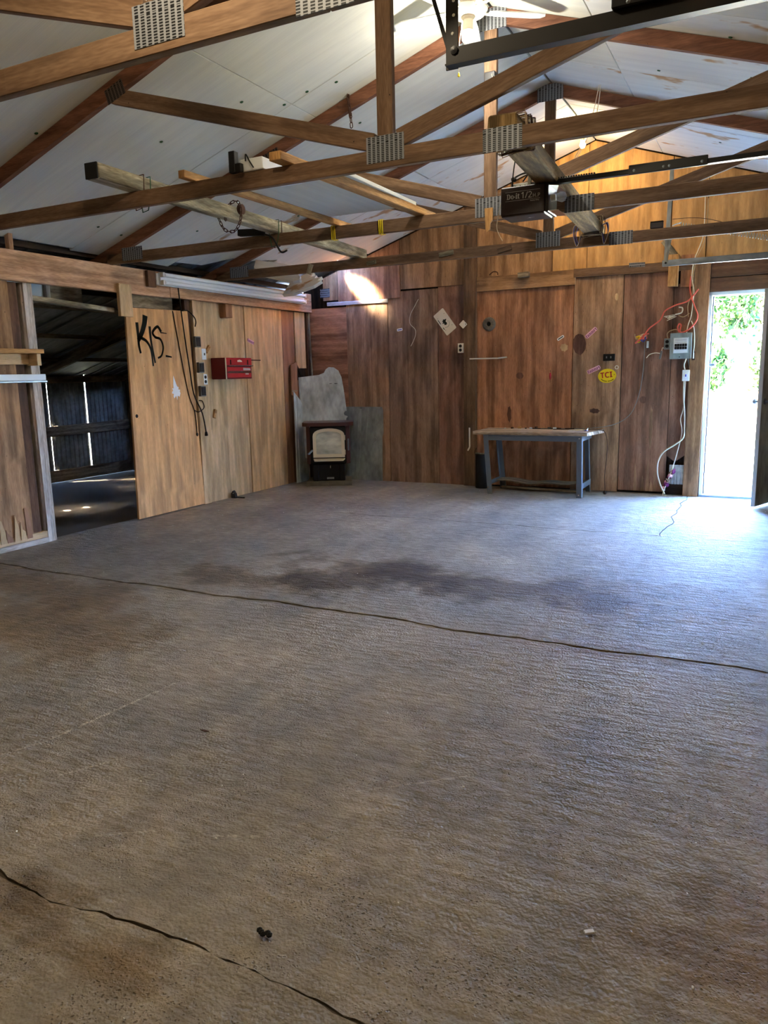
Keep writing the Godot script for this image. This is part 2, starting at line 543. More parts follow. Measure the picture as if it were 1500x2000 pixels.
func materials() -> void:
	wood("truss", Color(0.55, 0.44, 0.34), "lumber")
	wood("truss2", Color(0.55, 0.44, 0.34), "lumber")
	wood("rafter", Color(0.56, 0.38, 0.28), "lumber")
	wood("fresh", Color(0.90, 0.70, 0.44), "lumber")
	wood("beam", Color(0.88, 0.71, 0.56), "lumber")
	wood("post", Color(0.56, 0.44, 0.32), "plyold")
	wood("jambpost", Color(0.66, 0.50, 0.36), "lumber")
	wood("darkpost", Color(0.44, 0.31, 0.22), "lumber")
	wood("plydoor", Color(0.96, 0.74, 0.50), "ply")
	wood("plytan", Color(0.93, 0.80, 0.61), "ply")
	wood("plytan2", Color(0.95, 0.79, 0.58), "ply")
	wood("plydull", Color(0.68, 0.51, 0.39), "ply")
	wood("plyred", Color(0.83, 0.60, 0.44), "plyold")
	wood("plyred2", Color(0.68, 0.51, 0.41), "plyold")
	wood("plybrown", Color(0.80, 0.64, 0.49), "plyold")
	wood("plygrey", Color(0.70, 0.57, 0.46), "plyold")
	wood("plygold", Color(0.87, 0.68, 0.44), "ply")
	wood("plymid", Color(0.78, 0.61, 0.44), "plyold")
	wood("weather", Color(0.84, 0.80, 0.68), "grey", 0.9)
	wood("weather2", Color(0.68, 0.62, 0.52), "grey", 0.9)
	wood("oldbeam", Color(0.74, 0.62, 0.42), "grey", 0.9)
	wood("whitewash", Color(0.93, 0.90, 0.86), "lumber", 0.85)
	wood("stain", Color(0.52, 0.37, 0.30), "plyold")
	wood("darkwood", Color(0.26, 0.20, 0.16), "grey", 0.9)
	wood("benchtop", Color(0.95, 0.86, 0.76), "grey", 0.8)
	M.foam = mt(Color(0.91, 0.91, 0.865), 0.75, T.foam0)
	M.foamstain = mt(Color(0.93, 0.93, 0.90), 0.75, T.foam1)
	M.foamcore = mt(Color(0.92, 0.92, 0.88), 0.95)
	M.plate = mt(Color(0.66, 0.67, 0.69), 0.5, T.plate, 0.2, Vector3(20, 10, 1))
	M.platedull = mt(Color(0.42, 0.36, 0.32), 0.7, T.plate, 0.1, Vector3(20, 10, 1))
	M.galv = mt(Color(0.94, 0.95, 0.93), 0.45, T.metal, 0.12)
	M.galvdark = mt(Color(0.72, 0.72, 0.68), 0.42, T.metal, 0.2)
	M.roofmetal = mt(Color(0.62, 0.64, 0.66), 0.5, T.metal, 0.3)
	M.shedmetal = mt(Color(0.58, 0.59, 0.59), 0.6, T.metal, 0.2)
	M.white = mt(Color(0.93, 0.94, 0.93), 0.45)
	M.tube = mt(Color(0.96, 0.97, 0.96), 0.25)
	M.black = mt(Color(0.07, 0.07, 0.075), 0.4)
	M.blackrough = mt(Color(0.09, 0.085, 0.08), 0.85)
	M.darkmetal = mt(Color(0.16, 0.155, 0.15), 0.42, null, 0.5)
	M.trackmetal = mt(Color(0.60, 0.63, 0.66), 0.4, T.metal, 0.6)
	M.chrome = mt(Color(0.85, 0.86, 0.87), 0.18, null, 0.95)
	M.rust = mt(Color(0.30, 0.20, 0.15), 0.8, null, 0.3)
	M.brown = mt(Color(0.17, 0.115, 0.10), 0.45)
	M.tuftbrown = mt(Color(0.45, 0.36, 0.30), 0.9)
	M.red = mt(Color(0.66, 0.13, 0.14), 0.35)
	M.darkred = mt(Color(0.40, 0.08, 0.085), 0.4)
	M.yellow = mt(Color(0.92, 0.80, 0.10), 0.5)
	M.redcable = mt(Color(0.86, 0.38, 0.30), 0.5)
	M.whitecable = mt(Color(0.88, 0.84, 0.74), 0.55)
	M.tancable = mt(Color(0.72, 0.62, 0.46), 0.6)
	M.blue = mt(Color(0.30, 0.32, 0.66), 0.5)
	M.green = mt(Color(0.12, 0.30, 0.16), 0.6)
	M.cream = mt(Color(0.91, 0.87, 0.78), 0.45)
	M.greyplastic = mt(Color(0.45, 0.44, 0.41), 0.5)
	M.greybox = mt(Color(0.66, 0.69, 0.67), 0.45, T.metal, 0.2)
	M.bluesteel = mt(Color(0.43, 0.465, 0.50), 0.4, null, 0.2)
	M.stove = mt(Color(0.085, 0.08, 0.085), 0.45, null, 0.3)
	M.enamel = mt(Color(0.30, 0.19, 0.18), 0.32)
	M.brass = mt(Color(0.90, 0.85, 0.74), 0.4, null, 0.2)
	M.ash = mt(Color(0.95, 0.93, 0.87), 0.9, T.metal)
	M.lettering = mt(Color(0.72, 0.70, 0.68), 0.5)
	M.spray = mt(Color(0.10, 0.12, 0.09), 0.85)
	M.chalk = mt(Color(0.94, 0.94, 0.93), 0.9)
	M.pink = mt(Color(0.93, 0.72, 0.75), 0.6)
	M.purple = mt(Color(0.42, 0.14, 0.36), 0.6)
	M.stone = mt(Color(0.52, 0.49, 0.44), 0.85, T.conc)
	M.doorpaint = mt(Color(0.74, 0.75, 0.67), 0.5, T.metal)
	M.dooredge = mt(Color(0.74, 0.75, 0.73), 0.5)
	M.paintframe = mt(Color(0.86, 0.89, 0.90), 0.45)
	M.dirt = mt(Color(0.36, 0.32, 0.27), 0.95)
	M.ground = mt(Color(0.92, 0.95, 0.98), 0.95, T.ground, 0.0, Vector3(0.35, 0.35, 0.35))
	M.ground.uv1_triplanar = true
	M.ground.uv1_world_triplanar = true
	M.bank = mt(Color(0.62, 0.50, 0.38), 0.95, T.ground, 0.0, Vector3(0.5, 0.5, 0.5))
	M.bank.uv1_triplanar = true
	M.bank.uv1_world_triplanar = true
	for k in 3:
		var lf := mt([Color(0.09, 0.18, 0.06), Color(0.12, 0.19, 0.08), Color(0.16, 0.20, 0.12)][k], 0.6)
		lf.metallic_specular = 0.2
		M["leaf%d" % k] = lf
	M.bark = mt(Color(0.42, 0.36, 0.30), 0.9)
	var c := mt(Color(0.87, 0.825, 0.745), 0.66, T.conc, 0.0, Vector3.ONE)
	c.metallic_specular = 0.5
	c.heightmap_enabled = true
	c.heightmap_texture = T.conc_h
	c.heightmap_scale = 1.8
	c.detail_enabled = true
	c.detail_albedo = T.floor_map
	c.detail_blend_mode = BaseMaterial3D.BLEND_MODE_MUL
	c.detail_uv_layer = BaseMaterial3D.DETAIL_UV_2
	M.conc = c
	var gl := mt(Color(0.95, 0.97, 0.97, 0.25), 0.05)
	gl.transparency = BaseMaterial3D.TRANSPARENCY_ALPHA
	M.clear = gl
	M.lit = mt(Color(1, 1, 1), 0.4)
	M.lit.emission_enabled = true
	M.lit.emission = Color(1.0, 0.98, 0.93)
	M.lit.emission_energy_multiplier = 12.0
	M.warmlit = mt(Color(1, 1, 1), 0.4)
	M.warmlit.emission_enabled = true
	M.warmlit.emission = Color(1.0, 0.86, 0.58)
	M.warmlit.emission_energy_multiplier = 12.0

# ---------------------------------------------------------------- outside
func outside() -> void:
	var g := thing("ground", "pale sunlit dirt yard beyond the open door", "ground", Vector3(0, -0.2, 0), 0.0, "", "structure")
	bxp(g, "yard", Vector3(-40, -0.10, -60), Vector3(50, 0.0, 40), M.ground, 0.0)
	var b := thing("bank", "low brown earth bank below the trees beyond the yard", "bank", Vector3(5, -0.2, -21.5), 0.0, "", "structure")
	var pts := []
	for k in 25:
		pts.append(Vector2(-1.8 + k * 0.15, 0.0 if k == 0 else 0.62 * smoothstep(0.0, 1.0, k / 8.0) + 0.05 * sin(k * 2.1)))
	pts.append(Vector2(8.0, 1.1))
	pts.append(Vector2(8.0, -0.1))
	pts.append(Vector2(-1.8, -0.1))
	poly(b, "earth", pts, -14.0, 14.0, M.bank, false, Transform3D(Basis(Vector3(0, 0, -1), Vector3.UP, Vector3(1, 0, 0)), Vector3.ZERO))
	var spots := [[3.9, -23.6, 6.2, 0], [5.7, -28.6, 7.2, 2], [2.1, -28.4, 7.4, 1], [7.9, -23.6, 6.2, 1], [-0.1, -23.6, 6.4, 0], [9.9, -28.6, 7.0, 2], [4.0, -32.5, 8.5, 1]]
	var labels := ["dense green tree seen in the upper part of the doorway", "pale leafy tree seen behind the denser doorway tree", "tall light green tree hidden behind the left door post", "mid green tree behind the open door leaf", "dense green tree far off behind the panelled wall", "pale tree far off to the side of the yard", "tallest tree, farthest back in the middle of the doorway view"]
	for k in spots.size():
		plant("tree", labels[k], spots[k][0], spots[k][1], 0.35, spots[k][2], spots[k][3], 2000, "trees beyond the yard")
	var bs := [[3.6, -21.3, 2.0, 0], [5.1, -21.3, 1.9, 1], [2.1, -21.3, 2.2, 2], [6.7, -21.3, 2.1, 0]]
	var bl := ["round green bush on the bank at the left of the doorway view", "yellow-green bush on the bank in the middle of the doorway view", "pale bush on the bank behind the door post", "green bush on the bank behind the door leaf"]
	for k in bs.size():
		plant("bush", bl[k], bs[k][0], bs[k][1], 0.3, bs[k][2], bs[k][3], 700, "bushes on the bank")

func plant(called: String, label: String, x: float, z: float, y: float, h: float, kind: int, leaves: int, group: String) -> void:
	var t := thing(called, label, called, Vector3(x, y, z), 0.0, group)
	var tall := called == "tree"
	var g := Geo.new()
	g.lathe([Vector2(0.14, -0.3), Vector2(0.10, h * 0.3), Vector2(0.05, h * 0.75), Vector2(0.0, h * 0.8)] if tall else [Vector2(0.05, -0.3), Vector2(0.03, h * 0.4), Vector2(0.0, h * 0.5)], 7)
	for k in 6:
		var an := k * 1.1
		var y0 := h * (0.28 + 0.07 * k)
		g.tube([Vector3(0, y0, 0), Vector3(cos(an) * h * 0.10, y0 + h * 0.08, sin(an) * h * 0.10), Vector3(cos(an) * h * 0.18, y0 + h * 0.13, sin(an) * h * 0.18)], 0.025, 4)
	put(t, "trunk", g.mesh(), M.bark)
	var lf := Geo.new()
	for k in leaves:
		var q := Vector3(rng.randfn(), rng.randfn(), rng.randfn()).normalized() * pow(rng.randf(), 0.4)
		var lump := 0.8 + 0.35 * sin(q.x * 5.0 + x) * sin(q.y * 6.0) + 0.2 * sin(q.z * 9.0)
		var p := Vector3(q.x * h * 0.24 * lump, h * (0.60 if tall else 0.5) + q.y * h * (0.40 if tall else 0.48) * lump, q.z * h * 0.22 * lump)
		var bs := Basis(Vector3(rng.randfn(), rng.randfn(), rng.randfn()).normalized(), rng.randf() * TAU)
		var s := rng.randf_range(0.08, 0.17)
		var a := p + bs * Vector3(0, s, 0)
		var b := p + bs * Vector3(s * 0.5, 0, 0.01)
		var c := p + bs * Vector3(0, -s, 0)
		var d := p + bs * Vector3(-s * 0.5, 0, 0.01)
		lf.flat(a, b, c, bs.z, Vector2.ZERO, Vector2.ZERO, Vector2.ZERO)
		lf.flat(a, c, d, bs.z, Vector2.ZERO, Vector2.ZERO, Vector2.ZERO)
	tag(put(t, "foliage", lf.mesh(), M["leaf%d" % kind]), "", "", "", "stuff")

# ---------------------------------------------------------------- floor
func build_floor() -> void:
	var f := thing("floor", "worn brown-grey concrete slab floor with joints and scrapes", "floor", Vector3.ZERO, 0.0, "", "structure")
	bxp(f, "subsoil", Vector3(-0.15, -0.19, -0.12), Vector3(W + 0.1, -0.014, L + 0.1), M.dirt, 0.0)
	var nj := FastNoiseLite.new()
	nj.seed = 3
	nj.frequency = 1.4
	nj.fractal_octaves = 5
	var zs := [-0.12, 2.19, 4.96, 7.39, L + 0.1]
	for k in 4:
		if k == 0:
			slab(f, nj, -0.1, 4.71, zs[0], zs[1], 0.0, 0.0, 1.0, 0.0, 1.0, 0.003)
			slab(f, nj, 4.71, W + 0.1, zs[0], zs[1], -0.001, 1.0, 0.0, 0.0, 1.0, 0.003)
		else:
			slab(f, nj, -0.1, W + 0.1, zs[k], zs[k + 1], [0.0, 0.0, -0.004, 0.0][k], 0.0, 0.0, 1.0, 1.0 if k < 3 else 0.0, [0.0, 0.003, 0.006, 0.003][k])

# one slab: edges that meet another slab are broken unevenly
func slab(par: Node, nj: FastNoiseLite, x0: float, x1: float, z0: float, z1: float, y: float, jx0: float, jx1: float, jz0: float, jz1: float, gap: float) -> void:
	var nx := int((x1 - x0) / 0.025)
	var nzz := maxi(10, int((z1 - z0) / 0.08))
	var v := PackedVector3Array()
	var n := PackedVector3Array()
	var uv := PackedVector2Array()
	var uv2 := PackedVector2Array()
	var id := PackedInt32Array()
	var at := func(i: int, j: int) -> Vector3:
		var s := i / float(nx)
		var t := j / float(nzz)
		var X := lerpf(x0, x1, s)
		var Z := lerpf(z0, z1, t)
		var ez0 := (nj.get_noise_2d(X, z0 * 31.0) * 0.05 + nj.get_noise_2d(X * 9.0, z0 * 17.0 + 5.0) * 0.006 + gap * (1.0 + 1.6 * nj.get_noise_2d(X * 2.0, 9.0))) * jz0
		var ez1 := (nj.get_noise_2d(X, z1 * 31.0) * 0.05 + nj.get_noise_2d(X * 9.0, z1 * 17.0 + 7.0) * 0.006 - gap * (1.0 + 1.6 * nj.get_noise_2d(X * 2.0, 9.0))) * jz1
		var ex0 := (nj.get_noise_2d(Z, x0 * 31.0) * 0.06 + gap) * jx0
		var ex1 := (nj.get_noise_2d(Z, x1 * 31.0) * 0.06 - gap) * jx1
		return Vector3(lerpf(x0 + ex0, x1 + ex1, s), y + nj.get_noise_2d(X * 0.7, Z * 0.7 + 50.0) * 0.006, lerpf(z0 + ez0, z1 + ez1, t))
	var P := func(p: Vector3, nn: Vector3) -> void:
		v.append(p)
		n.append(nn)
		uv.append(Vector2(p.x / 1.6, (p.z + p.y) / 1.6))
		uv2.append(Vector2(p.x / W, p.z / L))
	for j in nzz + 1:
		for i in nx + 1:
			P.call(at.call(i, j), Vector3.UP)
	for j in nzz:
		for i in nx:
			var q := j * (nx + 1) + i
			id.append_array([q, q + 1, q + nx + 2, q, q + nx + 2, q + nx + 1])
	var edges := []
	for i in nx + 1: edges.append([at.call(i, 0), Vector3(0, 0, -1)])
	edges.append(null)
	for i in nx + 1: edges.append([at.call(i, nzz), Vector3(0, 0, 1)])
	edges.append(null)
	for j in nzz + 1: edges.append([at.call(0, j), Vector3(-1, 0, 0)])
	edges.append(null)
	for j in nzz + 1: edges.append([at.call(nx, j), Vector3(1, 0, 0)])
	for k in edges.size() - 1:
		if edges[k] == null or edges[k + 1] == null: continue
		var b := v.size()
		for q in [edges[k], edges[k + 1]]:
			P.call(q[0], q[1])
			P.call(q[0] - Vector3(0, 0.08, 0), q[1])
		id.append_array([b, b + 2, b + 3, b, b + 3, b + 1])
	var arr := []
	arr.resize(Mesh.ARRAY_MAX)
	arr[Mesh.ARRAY_VERTEX] = v
	arr[Mesh.ARRAY_NORMAL] = n
	arr[Mesh.ARRAY_TEX_UV] = uv
	arr[Mesh.ARRAY_TEX_UV2] = uv2
	arr[Mesh.ARRAY_INDEX] = id
	var m := ArrayMesh.new()
	m.add_surface_from_arrays(Mesh.PRIMITIVE_TRIANGLES, arr)
	put(par, "slab", m, M.conc)

# ---------------------------------------------------------------- far wall
func fpanel(par: Node, x0: float, x1: float, y0: float, y1: float, m: String, dz := 0.0, called := "plywood_panel") -> void:
	var g := 0.004
	var pts := [Vector2(x0 + g, y0), Vector2(x1 - g, y0)]
	if y1 > 0.0:
		pts.append_array([Vector2(x1 - g, y1), Vector2(x0 + g, y1)])
	else:
		pts.append(Vector2(x1 - g, yr(x1) - 0.005))
		if x0 < RX and x1 > RX: pts.append(Vector2(RX, yr(RX) - 0.005))
		pts.append(Vector2(x0 + g, yr(x0) - 0.005))
	poly(par, called, pts, -0.016 + dz, dz, M[m])

func wall_far_build() -> void:
	var w := thing("wall_far", "far gable wall of dark stained plywood sheets between posts", "wall", Vector3.ZERO, 0.0, "", "structure")
	# outer boarding
	poly(w, "sheathing", [Vector2(-0.1, -0.1), Vector2(4.82, -0.1), Vector2(4.82, 2.09), Vector2(5.62, 2.09), Vector2(5.62, -0.1), Vector2(W + 0.1, -0.1), Vector2(W + 0.1, 2.5), Vector2(RX, yr(RX) + 0.05), Vector2(-0.1, 2.5)], -0.14, -0.06, M.darkwood)
	# lower sheets, left bay
	poly(w, "plywood_panel", [Vector2(0.0, 0.0), Vector2(0.565, 0.0), Vector2(0.585, 2.2), Vector2(0.0, 2.2)], -0.016, 0.0, M.plyred, false)
	fpanel(w, 0.57, 1.16, 0.0, 2.225, "plybrown", 0.004)
	fpanel(w, 1.16, 1.83, 0.0, 2.34, "plygrey", 0.0)
	fpanel(w, 1.83, 2.17, 0.0, 2.355, "plyred2", 0.005)
	# upper sheets, left bay
	fpanel(w, 0.24, 0.465, 2.29, 0.0, "plymid", 0.004)
	fpanel(w, 0.465, 1.34, 2.262, 0.0, "plyred", 0.010)
	fpanel(w, 1.34, 2.17, 2.358, 0.0, "plymid", 0.012)
	board(w, "trim_board", Vector3(0.30, 2.245, 0.008), Vector3(1.17, 2.238, 0.008), 0.016, 0.045, M.whitewash)
	poly(w, "nail_plate", [Vector2(0.20, 2.33), Vector2(0.34, 2.33), Vector2(0.34, 2.44), Vector2(0.20, 2.44)], 0.004, 0.007, M.plate)
	# post beside the bench
	poly(w, "post", [Vector2(2.168, 0.0), Vector2(2.312, 0.0), Vector2(2.325, 3.2), Vector2(2.175, 3.2)], -0.05, 0.045, M.post)
	# right bay, lower sheets
	fpanel(w, 2.32, 3.445, 0.02, 2.262, "plyred", 0.0)
	fpanel(w, 3.445, 3.972, 0.01, 2.335, "plybrown", 0.008)
	fpanel(w, 3.972, 4.475, 0.03, 2.33, "plyred2", 0.003)
	poly(w, "plywood_panel", [Vector2(4.478, 0.42), Vector2(4.56, 0.36), Vector2(4.665, 0.44), Vector2(4.665, 2.2), Vector2(4.478, 2.2)], -0.016, 0.004, M.plyred2)
	# gable truss chord behind the upper sheets
	board(w, "gable_chord", Vector3(2.325, 2.345, 0.012), Vector3(3.46, 2.345, 0.012), 0.03, 0.16, M.plymid)
	board(w, "gable_chord", Vector3(3.44, 2.385, 0.016), Vector3(4.82, 2.37, 0.016), 0.03, 0.09, M.truss)
	poly(w, "nail_plate", [Vector2(4.02, 2.40), Vector2(4.18, 2.395), Vector2(4.18, 2.44), Vector2(4.02, 2.445)], 0.030, 0.033, M.plate)
	# right bay, upper sheets
	fpanel(w, 2.325, 3.20, 2.425, 0.0, "plymid", 0.018)
	fpanel(w, 3.20, 3.578, 2.42, 0.0, "plygold", 0.016)
	fpanel(w, 3.578, 4.42, 2.425, 0.0, "plygold", 0.026)
	fpanel(w, 4.42, 4.76, 2.43, 0.0, "plygold", 0.018)
	fpanel(w, 4.76, 6.10, 2.415, 0.0, "plygold", 0.022)
	fpanel(w, 6.10, W, 2.40, 0.0, "plymid", 0.018)
	# right of the door
	fpanel(w, 5.66, 6.6, 0.0, 2.4, "plyred", 0.0)
	fpanel(w, 6.6, W, 0.0, 2.4, "plybrown", 0.004)
	# blocks above the fuse box
	board(w, "brace_block", Vector3(4.466, 2.172, 0.06), Vector3(4.468, 2.485, 0.06), 0.095, 0.075, M.fresh, Vector3.BACK)
	board(w, "brace_block", Vector3(4.36, 2.63, 0.06), Vector3(4.475, 2.475, 0.06), 0.05, 0.06, M.weather)
	fpanel(w, 4.53, 4.66, 2.165, 2.48, "plyred", 0.030, "brace_block")
	# wood block nailed over the chord
	board(w, "wood_block", Vector3(2.83, 2.405, 0.06), Vector3(2.955, 2.41, 0.06), 0.06, 0.055, M.weather2)
	# door post and headers
	poly(w, "door_post", [Vector2(4.655, 0.0), Vector2(4.802, 0.0), Vector2(4.818, 2.44), Vector2(4.668, 2.44)], -0.05, 0.05, M.jambpost)
	board(w, "header_board", Vector3(4.82, 2.322, 0.02), Vector3(5.75, 2.322, 0.02), 0.04, 0.165, M.darkpost)
	board(w, "header_board", Vector3(4.82, 2.165, 0.012), Vector3(5.75, 2.165, 0.012), 0.04, 0.135, M.darkpost)
	bxp(w, "post", Vector3(5.62, 0.0, -0.05), Vector3(5.72, 2.1, 0.02), M.jambpost)
	# stains, knots and bare patches in the sheets
	for q in [[3.515, 1.63, 0.085, 0.15, "darkwood"], [3.345, 1.60, 0.05, 0.055, "plytan"], [2.84, 1.30, 0.05, 0.05, "darkwood"], [3.70, 0.90, 0.065, 0.035, "darkwood"], [3.90, 2.11, 0.022, 0.05, "plytan"], [2.72, 0.86, 0.03, 0.12, "darkwood"], [4.21, 1.02, 0.045, 0.05, "darkwood"], [4.30, 0.72, 0.02, 0.30, "plybrown"]]:
		var sp := []
		for k in 14:
			var an := TAU * k / 14.0
			var rr := 1.0 + 0.12 * sin(k * 3.1 + q[0] * 9.0) + 0.07 * cos(k * 5.3)
			sp.append(Vector2(q[0] + cos(an) * q[2] * rr * 0.8, q[1] + sin(an) * q[3] * rr * 0.8))
		poly(w, "stain", sp, -0.001, 0.0045 if q[0] > 3.98 else (0.0093 if q[0] > 3.45 else 0.0012), M.stain if q[4] == "darkwood" else M[q[4]])
	# splintered foot of the sheets
	for k in 5:
		var x: float = [4.14, 4.22, 4.27, 4.31, 4.345][k]
		var h: float = [0.34, 0.20, 0.44, 0.16, 0.26][k]
		poly(w, "splinter", [Vector2(x, 0.03), Vector2(x + 0.035, 0.03), Vector2(x + 0.03, h * 0.6), Vector2(x + 0.012, h)], 0.001, 0.006, M.plybrown)

# ---------------------------------------------------------------- left wall (x = 0, faces +x)
const LW := Basis(Vector3(0, 0, -1), Vector3(0, 1, 0), Vector3(1, 0, 0))   # local x = -z, local z = +x

func lpanel(par: Node, z0: float, z1: float, y0: float, y1: float, m: String, dx := 0.0, called := "plywood_panel", th := 0.016) -> MeshInstance3D:
	return poly(par, called, [Vector2(-z0 - 0.005, y0), Vector2(-z1 + 0.005, y0), Vector2(-z1 + 0.005, y1), Vector2(-z0 - 0.005, y1)], -th + dx, dx, M[m], true, Transform3D(LW, Vector3.ZERO))

func wall_left_build() -> void:
	var w := thing("wall_left", "left wall of tan plywood under a heavy header beam", "wall", Vector3.ZERO, 0.0, "", "structure")
	# header beam in two lengths
	board(w, "header_beam", Vector3(0.03, 2.258, L), Vector3(0.03, 2.258, 2.62), 0.06, 0.236, M.beam)
	board(w, "header_beam", Vector3(0.03, 2.262, 2.615), Vector3(0.03, 2.272, 0.0), 0.06, 0.230, M.beam)
	# sheets by the stove end
	lpanel(w, 0.62, 1.372, 0.0, 2.15, "plytan2", 0.004)
	lpanel(w, 1.372, 2.15, 0.0, 2.15, "plytan", 0.0)
	lpanel(w, 0.335, 0.612, 0.0, 2.15, "plydull", -0.004, "plank")
	lpanel(w, 0.085, 0.33, 1.45, 2.15, "plytan2", 0.0)
	lpanel(w, 0.085, 0.33, 0.0, 1.30, "plydull", -0.006)
	bxp(w, "stud", Vector3(-0.06, 0.0, 0.0), Vector3(0.02, 2.15, 0.075), M.darkpost)
	lpanel(w, 0.0, 0.33, 1.2, 1.5, "darkwood", -0.03)
	board(w, "corner_strip", Vector3(0.045, 1.30, 0.03), Vector3(0.02, 2.15, 0.03), 0.02, 0.03, M.weather2)
	# post with the switch boxes, and what shows above the sliding panel
	bxp(w, "post", Vector3(-0.06, 0.0, 2.15), Vector3(0.022, 2.15, 2.262), M.plydull if false else M.plytan)
	bxp(w, "post", Vector3(-0.06, 0.0, 2.262), Vector3(-0.01, 2.15, 2.345), M.darkpost)
	bxp(w, "track_board", Vector3(-0.05, 2.03, 2.5), Vector3(-0.03, 2.15, 3.2), M.weather2)
	bxp(w, "hanger_block", Vector3(0.062, 1.925, 3.175), Vector3(0.10, 2.215, 3.33), M.plytan)
	# wall on the near side of the opening
	lpanel(w, 4.40, 6.6, 0.10, 2.14, "plymid", 0.0)
	lpanel(w, 6.6, L, 0.0, 2.14, "plybrown", 0.0)
	lpanel(w, 4.18, 4.40, 0.0, 2.14, "darkwood", -0.09, "stud")
	bxp(w, "stud", Vector3(-0.09, 0.0, 4.30), Vector3(-0.03, 2.14, 4.40), M.darkpost)
	bxp(w, "jamb_board", Vector3(-0.09, 0.0, 4.225), Vector3(0.006, 2.145, 4.268), M.whitewash)
	bxp(w, "jamb_board", Vector3(-0.10, 0.0, 4.178), Vector3(0.0, 2.145, 4.222), M.whitewash)
	bxp(w, "sill_plate", Vector3(-0.09, 0.0, 4.27), Vector3(0.012, 0.045, 6.6), M.whitewash)
	bxp(w, "sill_plate", Vector3(-0.09, 0.046, 4.27), Vector3(0.005, 0.10, 6.6), M.plytan)
	for k in 7:
		var z: float = 4.42 + k * 0.062
		var h: float = [0.33, 0.22, 0.29, 0.18, 0.26, 0.31, 0.20][k]
		poly(w, "splinter", [Vector2(-z, 0.07), Vector2(-z - 0.05, 0.07), Vector2(-z - 0.056 + 0.012 * (k % 3), h), Vector2(-z - 0.03, h * (0.72 if k % 2 else 1.0)), Vector2(-z - 0.004, h * 0.62)], 0.002 + 0.004 * (k % 3), 0.008 + 0.004 * (k % 3), M.plydull if k % 3 == 0 else M.plytan, true, Transform3D(LW, Vector3.ZERO))
	# weathered rail across the top of the opening
	board(w, "rail", Vector3(-0.05, 2.03, 4.18), Vector3(-0.05, 1.985, 3.30), 0.085, 0.04, M.weather)
	# stubs and blocking above the beam
	bxp(w, "stub", Vector3(-0.02, 2.376, 4.33), Vector3(0.03, 2.52, 4.37), M.beam)
	for z in [6.52, 4.93, 3.34, 1.82]:
		bxp(w, "heel_block", Vector3(-0.03, 2.376, z - 0.10), Vector3(0.055, 2.50, z - 0.022), M.darkpost)
	# knock-out block under the beam
	bxp(w, "wood_block", Vector3(0.0, 1.998, 1.69), Vector3(0.09, 2.14, 1.80), M.plydull)

	# the sliding plywood panel
	var d := thing("door_2", "orange plywood sliding panel with dark sprayed letters and a white splash", "door", Vector3(0.02, 0.012, 2.74), 0.0, "", "structure")
	var xf := Transform3D(LW, Vector3.ZERO)
	poly(d, "plywood_sheet", [Vector2(-0.50, 0.0), Vector2(0.475, 0.0), Vector2(0.39, 2.02), Vector2(-0.46, 2.005)], -0.012, 0.008, M.plydoor, true, xf)
	# sprayed K I S: strokes in (local x, y)
	var strokes := [[[-0.33, 1.87], [-0.325, 1.75], [-0.325, 1.66], [-0.31, 1.59]], [[-0.215, 1.94], [-0.235, 1.86], [-0.28, 1.77], [-0.325, 1.71]], [[-0.30, 1.735], [-0.22, 1.70], [-0.17, 1.62], [-0.155, 1.47]], [[-0.165, 1.84], [-0.16, 1.70], [-0.125, 1.50]], [[-0.015, 1.80], [-0.06, 1.845], [-0.13, 1.79], [-0.10, 1.745], [-0.03, 1.725], [0.0, 1.65], [-0.03, 1.57], [-0.08, 1.545]], [[0.03, 1.565], [0.11, 1.555]], [[-0.02, 1.79], [0.06, 1.785]]]
	for s in strokes.size():
		var pp := []
		for q in strokes[s]: pp.append(Vector3(q[0], q[1], 0.0082))
		var sp: Array = spline(pp, 8)
		var rad: float = [0.019, 0.022, 0.016, 0.016, 0.015, 0.010, 0.006][s]
		var g := Geo.new()
		for k in sp.size() - 1:
			var t := k / float(sp.size() - 1)
			var r := rad * (1.0 + 0.5 * (1.0 - t) if s == 1 else 1.0 - 0.35 * t)
			var dir: Vector3 = (sp[k + 1] - sp[k]).normalized()
			var nn := Vector3(-dir.y, dir.x, 0) * r
			var q0: Vector3 = sp[k] - dir * 0.004
			var q1: Vector3 = sp[k + 1] + dir * 0.004
			g.flat(q0 + nn, q1 + nn, q1 - nn, Vector3.BACK, Vector2.ZERO, Vector2.ZERO, Vector2.ZERO)
			g.flat(q0 + nn, q1 - nn, q0 - nn, Vector3.BACK, Vector2.ZERO, Vector2.ZERO, Vector2.ZERO)
		put(d, "sprayed_letter", g.mesh(), M.spray, xf)
	var sp2 := []
	for k in 22:
		var an := TAU * k / 22.0
		var r := 0.052 + 0.012 * sin(k * 2.3) + (0.10 if k == 6 else (0.03 if k == 5 or k == 7 else 0.0)) + (0.022 if k > 13 and k % 2 else 0.0)
		sp2.append(Vector2(0.14 + cos(an) * r * 1.05, 1.21 + sin(an) * r))
	tag(poly(d, "paint_splash", sp2, 0.0081, 0.0092, M.chalk, true, xf), "white paint splash")
	var hole := lathe(d, "finger_hole", [Vector2(0.0, 0.001), Vector2(0.016, 0.001), Vector2(0.018, 0.0)], M.blackrough, Transform3D(LW * Basis(Vector3.RIGHT, PI / 2), LW * Vector3(-0.425, 0.995, 0.0085)), 14)
	hole.set_meta("label", "dark round finger hole")

